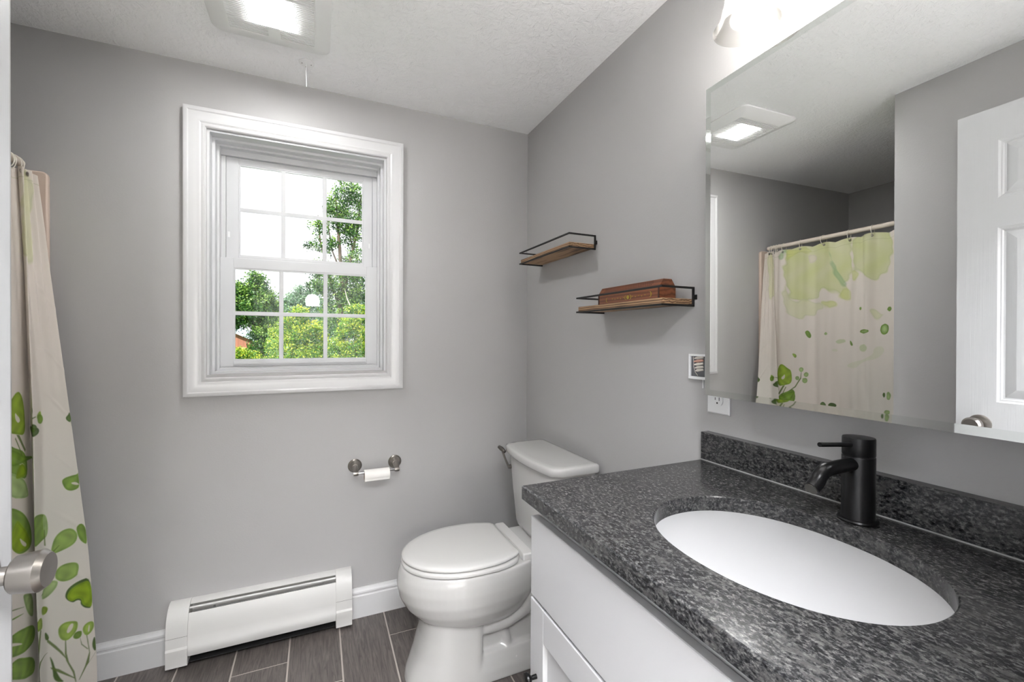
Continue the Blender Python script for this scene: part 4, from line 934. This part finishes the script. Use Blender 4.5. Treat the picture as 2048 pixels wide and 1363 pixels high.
NY, NZ = 640, 920
CC, ZZ, XX, YY = curtain(NY, NZ)
ART = [(k_, [((0.98 if c_ > 0.80 else c_), (1.83 if z_ > 1.70 else z_)) for c_, z_ in p_] if k_ == 'W1' else p_) for k_, p_ in ART]
dc, dz0 = CC[0, 1]-CC[0, 0], ZZ[1, 0]-ZZ[0, 0]
RY = [-0.045, -0.062, -0.080, -0.100, -0.130, -0.238, -0.375, -0.512, -0.628, -0.770]
def c_of_y(y):
    row = YY[-10]; k0 = int(0.22/0.96*NY)
    if y > -0.12: return 0.05+0.15*(-y-0.035)/0.09
    return CC[0, k0+int(np.argmin(np.abs(row[k0:]-y)))]
rc = np.array([c_of_y(y) for y in RY])
dist = np.min(np.abs(CC[0][:, None]-rc[None]), axis=1)[None, :]
ZW = ZZ-0.016*np.clip(dist/0.07, 0, 1)**1.5*np.clip((ZZ-1.60)/0.19, 0, 1)
base = np.array([lin(224), lin(215), lin(206)])
C = np.zeros((NZ, NY, 3)); C[:] = base
k = (np.clip(np.sin(CC*9+ZZ*1.3)*0.5+0.2, 0, 1)*0.6*np.clip((1.3-ZZ)/0.6, 0, 1))[..., None]
C = C*(1-k)+np.array([lin(212), lin(218), lin(208)])*k
def blend(mask, col, a):
    global C
    m_ = (np.clip(mask, 0, 1)*a)[..., None]; C = C*(1-m_)+np.array([lin(col[0]), lin(col[1]), lin(col[2])])*m_
def soft(d, wd): return np.clip(0.5-d/wd, 0, 1)
def poly_dist(pts):
    """signed distance (metres, negative inside) to a polygon in cloth coordinates, on a window of the grid."""
    P = np.array(pts); mg = 0.03
    j0, j1 = max(0, int((P[:, 0].min()-mg)/dc)), min(NY, int((P[:, 0].max()+mg)/dc)+2)
    i0, i1 = max(0, int((P[:, 1].min()-mg-ZBOT)/dz0)), min(NZ, int((P[:, 1].max()+mg-ZBOT)/dz0)+2)
    if j1 <= j0 or i1 <= i0: return None
    x, y = CC[i0:i1, j0:j1], ZZ[i0:i1, j0:j1]; D_ = np.full(x.shape, 9.0); ins_ = np.zeros(x.shape, bool)
    for (x0, y0), (x1, y1) in zip(P, np.roll(P, -1, 0)):
        dx, dy = x1-x0, y1-y0; L2 = dx*dx+dy*dy+1e-12; t = np.clip(((x-x0)*dx+(y-y0)*dy)/L2, 0, 1)
        D_ = np.minimum(D_, np.hypot(x-x0-t*dx, y-y0-t*dy))
        with np.errstate(divide='ignore', invalid='ignore'): cr = ((y0 > y) != (y1 > y)) & (x < (x1-x0)*(y-y0)/(y1-y0+1e-15)+x0)
        ins_ ^= cr
    return (slice(i0, i1), slice(j0, j1)), np.where(ins_, -D_, D_)
INK = {'y': (142, 170, 32), 'y2': (150, 178, 70), 'g': (118, 152, 48), 'd': (74, 104, 30), 'p': (160, 184, 118), 'p2': (140, 170, 78), 'stem': (98, 118, 50), 'w': (222, 214, 205),
       'f': (172, 190, 132), 'f2': (196, 206, 164), 'W1': (198, 204, 138), 'W2': (206, 210, 132), 'W3': (212, 212, 172), 'W4': (158, 184, 136), 'W5': (220, 208, 200)}
def chaikin(P):
    for _ in range(2):
        Q = np.roll(P, -1, 0); P = np.stack([P*0.75+Q*0.25, P*0.25+Q*0.75], 1).reshape(-1, 2)
    return P
def paint(kind, pts):
    if kind != 'stem': pts = chaikin(np.array(pts))
    r_ = poly_dist(pts)
    if r_ is None: return
    sl, D_ = r_; col = np.array([lin(v) for v in INK[kind]])
    wob = 0.004*np.sin(CC[sl]*80+ZZ[sl]*40)+0.002*np.sin(ZZ[sl]*110+CC[sl]*60)
    if kind[0] == 'W':
        m_ = np.clip(0.5-(D_+wob*1.5)/0.010, 0, 1)*0.85; rim = np.exp(-((D_+wob*1.5+0.004)/0.004)**2)*0.16
        mott = 0.85+0.15*np.sin(CC[sl]*37+1.3*np.sin(ZZ[sl]*29))*np.sin(ZZ[sl]*23+2)
        m_ = m_*mott
    elif kind[0] == 'f': m_ = np.clip(0.5-D_/0.003, 0, 1)*(0.6 if kind == 'f' else 0.35); rim = 0*D_
    elif kind in ('w', 'stem'): m_ = np.clip(0.6-D_/0.0022, 0, 1)*0.92; rim = 0*D_
    else: m_ = np.clip(0.5-D_/0.0022, 0, 1)*0.95; rim = np.exp(-((D_+0.0035)/0.003)**2)*0.40*(D_ < 0)
    m_ = m_[..., None]
    tone = (1+0.22*np.sin(CC[sl]*140+2*np.sin(ZZ[sl]*60))*np.sin(ZZ[sl]*75))[..., None] if kind not in ('w', 'stem') else 1.0
    if kind[0] in 'Wf': tone = 1.0
    C[sl] = C[sl]*(1-m_)+col*tone*m_
    rim = rim[..., None]; C[sl] = C[sl]*(1-rim)+col*np.array([0.42, 0.52, 0.5])*rim
order = sorted(ART, key=lambda q: 0 if q[0][0] == 'W' else 1)
for kind, pts in order: paint(kind, pts)
# leaves on the low part of the curtain away from the window wall
rl = random.Random(4)
for cc in np.arange(0.36, 0.95, 0.075):
    for z in (0.66, 0.50, 0.34, 0.19):
        c0, z0, a0 = cc+rl.uniform(-0.02, 0.02), z+rl.uniform(-0.03, 0.03), rl.uniform(-1.2, 1.2); Lh, Wh = rl.uniform(0.035, 0.05), rl.uniform(0.018, 0.028)
        pts = []
        for t in np.linspace(0, 2*PI, 18, endpoint=False):
            u, v = Wh*math.sin(t)*(1-0.35*math.cos(t)), Lh*math.cos(t); pts.append((c0+u*math.cos(a0)-v*math.sin(a0), z0+u*math.sin(a0)+v*math.cos(a0)))
        paint(rl.choice(['y', 'g', 'y2', 'p2', 'p']), pts)
        paint('stem', [(c0+Lh*math.sin(a0)-0.001, z0-Lh*math.cos(a0)), (c0+Lh*math.sin(a0)+0.001, z0-Lh*math.cos(a0)), (c0+1.9*Lh*math.sin(a0)+0.001, z0-1.9*Lh*math.cos(a0)), (c0+1.9*Lh*math.sin(a0)-0.001, z0-1.9*Lh*math.cos(a0))])
blend(soft(np.abs(ZZ-(ZTOP-0.034))-0.0012, 0.001), (170, 172, 130), 0.5)
vv = np.stack([XX, YY, ZW], -1).reshape(-1, 3)
idx = (np.arange(NZ-1)[:, None]*NY+np.arange(NY-1)[None]).reshape(-1)
faces = np.stack([idx, idx+1, idx+NY+1, idx+NY], 1)
me = bpy.data.meshes.new('shower_curtain')
me.vertices.add(len(vv)); me.vertices.foreach_set('co', vv.astype(np.float32).ravel())
me.loops.add(faces.size); me.loops.foreach_set('vertex_index', faces.astype(np.int32).ravel())
me.polygons.add(len(faces)); me.polygons.foreach_set('loop_start', np.arange(0, faces.size, 4, dtype=np.int32)); me.polygons.foreach_set('loop_total', np.full(len(faces), 4, dtype=np.int32))
me.update(calc_edges=True); me.shade_smooth()
ca = me.color_attributes.new('print', 'FLOAT_COLOR', 'POINT')
ca.data.foreach_set('color', np.concatenate([C.reshape(-1, 3), np.ones((NY*NZ, 1))], 1).astype(np.float32).ravel())
m_cur = bpy.data.materials.new('leaf_print_fabric'); m_cur.use_nodes = True; N = m_cur.node_tree.nodes; L = m_cur.node_tree.links; B = N['Principled BSDF']
at = N.new('ShaderNodeAttribute'); at.attribute_name = 'print'; L.new(at.outputs['Color'], B.inputs['Base Color']); B.inputs['Roughness'].default_value = 0.6
tr = N.new('ShaderNodeBsdfTranslucent'); L.new(at.outputs['Color'], tr.inputs[0]); mx = N.new('ShaderNodeMixShader'); mx.inputs[0].default_value = 0.15
L.new(B.outputs[0], mx.inputs[1]); L.new(tr.outputs[0], mx.inputs[2]); L.new(mx.outputs[0], N['Material Output'].inputs[0])
me.materials.append(m_cur)
cu = bpy.data.objects.new('shower_curtain', me); COL.objects.link(cu)
tag(cu, 'cream shower curtain printed with green watercolor leaves, hanging from the rod', 'shower curtain')
gm = None; rg = None
for i, (y, c0) in enumerate(zip(RY, rc)):
    j = int(c0/dc); xs, ys_ = float(XX[-12, j]), float(YY[-12, j])
    if i < 4: ys_ = y
    if gm is None:
        gm = MB().lathe([(0.0032, 0.0), (0.0068, 0.0), (0.0068, 0.0012), (0.0032, 0.0016)], (0, 0, 0), axis='x', n=18, cap=(False, False)).build('grommet', m_nickel)
        g_ = gm
    else: g_ = gm.copy(); COL.objects.link(g_)
    g_.parent = cu; g_.location = (xs+0.0012, float(YY[-12, j]), float(ZW[-9, j]))
    if rg is None:
        pts = [(0.0205*math.cos(2*PI*k/24), 0.0, 0.027*math.sin(2*PI*k/24)) for k in range(25)]
        rg = MB().tube(pts, 0.0017, 8, caps=False).build('curtain_ring', m_ring); o = rg
    else: o = rg.copy(); COL.objects.link(o)
    o.location = (RX, min(y, -0.03), RZ-0.0125); o.rotation_euler = (0, 0, 0.3*math.sin(i*2.3))
    tag(o, 'thin cream ring holding the shower curtain on the rod', 'curtain ring', 'shower curtain rings')

# ================================================================ HALL: pendant lamp and an added fill panel (behind the camera)
pd_ = empty('pendant_lamp', (-1.05, -4.0, 1.70), 'white glass dome pendant lamp reflected in the lower window pane', 'pendant lamp')
b = MB().lathe([(0, 0.095), (0.02, 0.094), (0.045, 0.086), (0.066, 0.070), (0.080, 0.045), (0.086, 0.015), (0.083, -0.02), (0.076, -0.055), (0.0, -0.055)], (-1.05, -4.0, 1.70), n=32)
put(b.build('lamp_shade', m_pend), pd_)
b = MB().tube([(-1.05, -4.0, 1.795), (-1.05, -4.0, H+0.1)], 0.004, 8); put(b.build('cord', m_dark), pd_)
pn = box(-1.5, -0.5, -2.80, -2.24, H+0.085, H+0.1).build('added_fill_panel', m_hall_fill, smooth=0); tag(pn, 'unseen glowing panel added under the hall ceiling to light the bathroom', 'fill panel')  # added out of view to brighten the bathroom through the doorway

# ================================================================ OUTDOORS
g_ = box(-70, 70, 1.5, 140, -3.4, -3.2).build('lawn', m_lawn, smooth=0); g_['kind'] = 'structure'; g_['label'] = 'green lawn below the window'
def tree(name, label, base, stems, blobs, leafm, lsize, count, bark=m_bark, cat='tree', twigs=None, seed=1, grp=None):
    count = int(count*2.6)
    """blobs: (x, y, z, rx, ry, rz) crown puffs in world coordinates."""
    r_ = np.random.default_rng(seed)
    root = empty(name, base, label, cat, grp)
    b = MB()
    for pts, ra, rb in stems:
        m_ = len(pts); b.tube(pts, [ra+(rb-ra)*i/(m_-1) for i in range(m_)], 8)
    put(b.build('trunk', bark), root)
    vol = np.array([bb[3]*bb[4]*bb[5] for bb in blobs])**0.75; vol /= vol.sum()
    P = []; Tn = []
    for bb, f_ in zip(blobs, vol):
        n_ = int(count*f_)
        nc = max(4, n_//16)
        cdir = r_.normal(size=(nc, 3)); cdir /= np.linalg.norm(cdir, axis=1)[:, None]
        crad = r_.uniform(0.45, 1.0, nc)[:, None]
        cc = cdir*crad
        which = r_.integers(0, nc, n_)
        p_ = cc[which]+r_.normal(size=(n_, 3))*0.19
        P.append(p_*np.array(bb[3:6])+np.array(bb[:3])); Tn.append(np.clip(0.45+0.30*p_[:, 2]+r_.normal(size=n_)*0.18+(r_.uniform(0, 1, nc)[which]-0.5)*0.9, 0, 1))  # tone varies at random per leaf; height and cluster terms paint light and shade
    P = np.concatenate(P); Tn = np.concatenate(Tn); n_ = len(P)
    a = r_.normal(size=(n_, 3)); a /= np.linalg.norm(a, axis=1)[:, None]
    c_ = r_.normal(size=(n_, 3)); c_[:, 2] += 0.6; c_ -= a*(a*c_).sum(1)[:, None]; c_ /= np.linalg.norm(c_, axis=1)[:, None]
    sz = (lsize*0.55*r_.uniform(0.6, 1.25, n_))[:, None]
    V = np.stack([P-a*sz, P+c_*sz*0.42, P+a*sz, P-c_*sz*0.42], 1).reshape(-1, 3)
    me = bpy.data.meshes.new('foliage')
    me.vertices.add(len(V)); me.vertices.foreach_set('co', (V-np.array(base)).astype(np.float32).ravel())
    me.loops.add(n_*4); me.loops.foreach_set('vertex_index', np.arange(n_*4, dtype=np.int32))
    me.polygons.add(n_); me.polygons.foreach_set('loop_start', np.arange(0, n_*4, 4, dtype=np.int32)); me.polygons.foreach_set('loop_total', np.full(n_, 4, dtype=np.int32))
    me.update(calc_edges=True)
    at_ = me.attributes.new('leaf', 'FLOAT', 'FACE'); at_.data.foreach_set('value', Tn.astype(np.float32))
    me.materials.append(leafm)
    o = bpy.data.objects.new('foliage', me); COL.objects.link(o); o.parent = root
    if twigs:
        for pts in twigs: put(MB().tube(pts, [0.010, 0.008, 0.004][:len(pts)], 6).build('bare_twig', m_twig), root)
    return root
D0 = Vector(CAM)
def at_px(px, py, D):
    """world point seen at photo pixel (px, py) at distance D along the world Y axis from the camera (trees are placed by bearing)."""
    d = F+R2*((px-1024)/873.3055)-U2*((py-681.5)/873.3055); return D0+d*(D/d.y)
def puff(px, py, D, rpx, rpy=None, rz=None):
    c = at_px(px, py, D); k = D/1.10/873.3; rpy = rpy or rpx
    return (c.x, c.y, c.z, rpx*k, (rz or rpx)*k, rpy*k)
# tall tree at the right
D = 14.0; base = at_px(690, 1000, D); base.z = -3.2
def P3(px, py, dd=0): return tuple(at_px(px, py, D+dd))
stems = [([tuple(base), P3(685, 800), P3(680, 650), P3(684, 560), P3(678, 480), P3(672, 400)], 0.13, 0.02), ([P3(684, 600), P3(700, 530), P3(716, 450), P3(722, 390)], 0.06, 0.012), ([P3(682, 620), P3(660, 560), P3(640, 480), P3(636, 430)], 0.05, 0.01), ([P3(684, 570), P3(706, 500), P3(690, 420)], 0.04, 0.01), ([P3(680, 540), P3(664, 500), P3(655, 440)], 0.03, 0.01)]
blobs = [puff(690, 392, D, 26, 22), puff(700, 375, D, 22, 16), puff(676, 415, D, 26, 20), puff(712, 400, D, 18, 22), puff(716, 455, D, 20, 26), puff(695, 440, D, 26, 24), puff(718, 420, D, 14, 34), puff(660, 410, D, 16, 18), puff(672, 440, D, 24, 22), puff(640, 455, D, 20, 16), puff(625, 490, D, 16, 12), puff(700, 470, D, 26, 26), puff(655, 490, D, 22, 20), puff(640, 540, D, 24, 22), puff(630, 570, D, 20, 16), puff(716, 590, D, 26, 22), puff(670, 600, D, 26, 22), puff(704, 545, D, 26, 24), puff(705, 520, D, 28, 26), puff(690, 565, D, 36, 30), puff(650, 570, D, 26, 20), puff(700, 600, D, 30, 24), puff(725, 560, D, 20, 20), puff(680, 640, D, 40, 34), puff(690, 720, D, 46, 44), puff(690, 830, D, 60, 60)]
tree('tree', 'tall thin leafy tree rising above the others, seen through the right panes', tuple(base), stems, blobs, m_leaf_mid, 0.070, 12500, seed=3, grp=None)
# left tree
D = 17.0; base = at_px(520, 1000, D); base.z = -3.2
stems = [([tuple(base), P3(524, 800), P3(522, 700), P3(518, 620), P3(512, 560)], 0.20, 0.03), ([P3(520, 670), P3(495, 620), P3(480, 590)], 0.07, 0.02), ([P3(520, 660), P3(540, 620), P3(545, 600)], 0.06, 0.02)]
blobs = [puff(514, 562, D, 18, 20), puff(490, 585, D, 26, 22), puff(462, 600, D, 26, 28), puff(520, 592, D, 26, 22), puff(535, 612, D, 26, 22), puff(500, 620, D, 40, 26), puff(470, 640, D, 26, 18), puff(545, 640, D, 26, 20), puff(525, 668, D, 24, 22), puff(430, 640, D, 30, 50), puff(520, 700, D, 20, 24), puff(552, 690, D, 24, 30)]
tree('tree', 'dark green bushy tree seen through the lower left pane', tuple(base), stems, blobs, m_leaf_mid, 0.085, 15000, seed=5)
# far pine
D = 34.0; base = at_px(600, 800, D); base.z = -3.2
tree('tree', 'distant blue-green pine between the two nearer trees', tuple(base), [([tuple(base), P3(600, 640), P3(600, 572)], 0.3, 0.05)],
     [puff(600, 582, D, 14, 12), puff(590, 598, D, 22, 14), puff(612, 604, D, 22, 14), puff(600, 625, D, 32, 20), puff(575, 615, D, 20, 14), puff(640, 610, D, 24, 18), puff(625, 592, D, 16, 14), puff(640, 575, D, 16, 14), puff(600, 670, D, 50, 40), puff(560, 650, D, 40, 34), puff(660, 650, D, 40, 34), puff(720, 600, D, 30, 14), puff(740, 640, D, 40, 40)], m_leaf_blue, 0.16, 12000, seed=8)
# middle bush
D = 9.5; base = at_px(605, 1000, D); base.z = -3.2
tree('shrub', 'bright yellow-green shrub filling the lower middle pane', tuple(base), [([tuple(base), P3(605, 800), P3(600, 680)], 0.08, 0.02)],
     [puff(598, 632, D, 22, 20), puff(575, 650, D, 20, 18), puff(625, 660, D, 24, 18), puff(600, 670, D, 34, 24), puff(570, 690, D, 26, 24), puff(640, 690, D, 24, 24), puff(605, 715, D, 50, 30), puff(605, 770, D, 44, 44)], m_leaf_yel, 0.040, 12000, cat='shrub', seed=9)
# right bush with bare twigs
D = 8.0; base = at_px(720, 1000, D); base.z = -3.2
tw = [[P3(745, 700), P3(715, 688), P3(690, 678)], [P3(745, 712), P3(728, 700), P3(716, 714)], [P3(740, 690), P3(722, 676), P3(716, 660)], [P3(745, 672), P3(728, 655), P3(722, 645)], [P3(725, 720), P3(733, 690), P3(738, 660)], [P3(700, 716), P3(690, 700), P3(676, 706)], [P3(700, 610), P3(694, 596), P3(690, 580)], [P3(742, 685), P3(700, 690), P3(672, 684)]]
tree('shrub', 'pale yellow-green shrub with bare twigs in the lower right pane', tuple(base), [([tuple(base), P3(718, 800), P3(712, 690)], 0.07, 0.02)],
     [puff(712, 618, D, 20, 12), puff(725, 632, D, 20, 16), puff(700, 645, D, 22, 16), puff(690, 665, D, 22, 16), puff(722, 665, D, 22, 20), puff(675, 690, D, 20, 16), puff(705, 700, D, 30, 22), puff(735, 690, D, 24, 24), puff(690, 725, D, 30, 16), puff(710, 780, D, 44, 44)], m_leaf_yel, 0.034, 9000, cat='shrub', seed=12, twigs=tw)
# low bush bottom left
D = 10.5; base = at_px(490, 1000, D); base.z = -3.2
tree('shrub', 'bright shrub at the bottom left corner of the window', tuple(base), [([tuple(base), P3(490, 800), P3(488, 720)], 0.07, 0.02)],
     [puff(478, 706, D, 16, 12), puff(495, 712, D, 18, 12), puff(512, 722, D, 20, 12), puff(482, 750, D, 34, 34)], m_leaf_yel, 0.038, 5000, cat='shrub', seed=14)
D = 12.5; base = at_px(552, 1000, D); base.z = -3.2
tree('shrub', 'green shrub right of the dark trunk in the lower left pane', tuple(base), [([tuple(base), P3(552, 800), P3(552, 700)], 0.07, 0.02)],
     [puff(552, 665, D, 14, 18), puff(545, 690, D, 16, 16), puff(556, 710, D, 20, 16), puff(552, 770, D, 34, 40)], m_leaf_yel, 0.045, 5000, cat='shrub', seed=15)
# brick house
D = 40.0; hc = at_px(478, 690, D)
ho = empty('brick_house', (hc.x, hc.y, -3.2), 'red brick house with pale roof far behind the trees', 'house')
x0, x1, y0, y1, ze, zr_ = hc.x-3.6, hc.x+1.9, hc.y, hc.y+8, at_px(478, 690, D).z, at_px(478, 655, D).z
xm2 = hc.x-1.2
b = MB(); b.loft([[(x0, y, -3.2), (x1, y, -3.2), (x1, y, ze), (xm2, y, zr_), (x0, y, ze)] for y in (y0, y1)]); put(b.build('brick_wall', m_brick, smooth=0), ho)
b = MB(); b.loft([[(x1+0.4, y, ze-0.25), (x1+0.4, y, ze-0.1), (xm2, y, zr_+0.22), (x0-0.4, y, ze-0.1), (x0-0.4, y, ze-0.25), (xm2, y, zr_+0.02)] for y in (y0-0.4, y1+0.4)]); put(b.build('roof', m_roof, smooth=0), ho)
b = MB().box(hc.x-0.4, hc.x+0.5, y0-0.05, y0, ze-2.0, ze-1.0); put(b.build('window', m_pane if False else m_roof, smooth=0), ho)
b = MB(); gx = at_px(500, 662, 46)
b.loft([[(gx.x-1.6, y, -3.2), (gx.x+2.4, y, -3.2), (gx.x+2.4, y, gx.z-0.9), (gx.x+0.2, y, gx.z+0.3), (gx.x-1.6, y, gx.z-0.6)] for y in (gx.y+3, gx.y+8)])
o = b.build('neighbor_house', m_roof, smooth=0); tag(o, 'pale blue-grey house roof above the brick house', 'house')
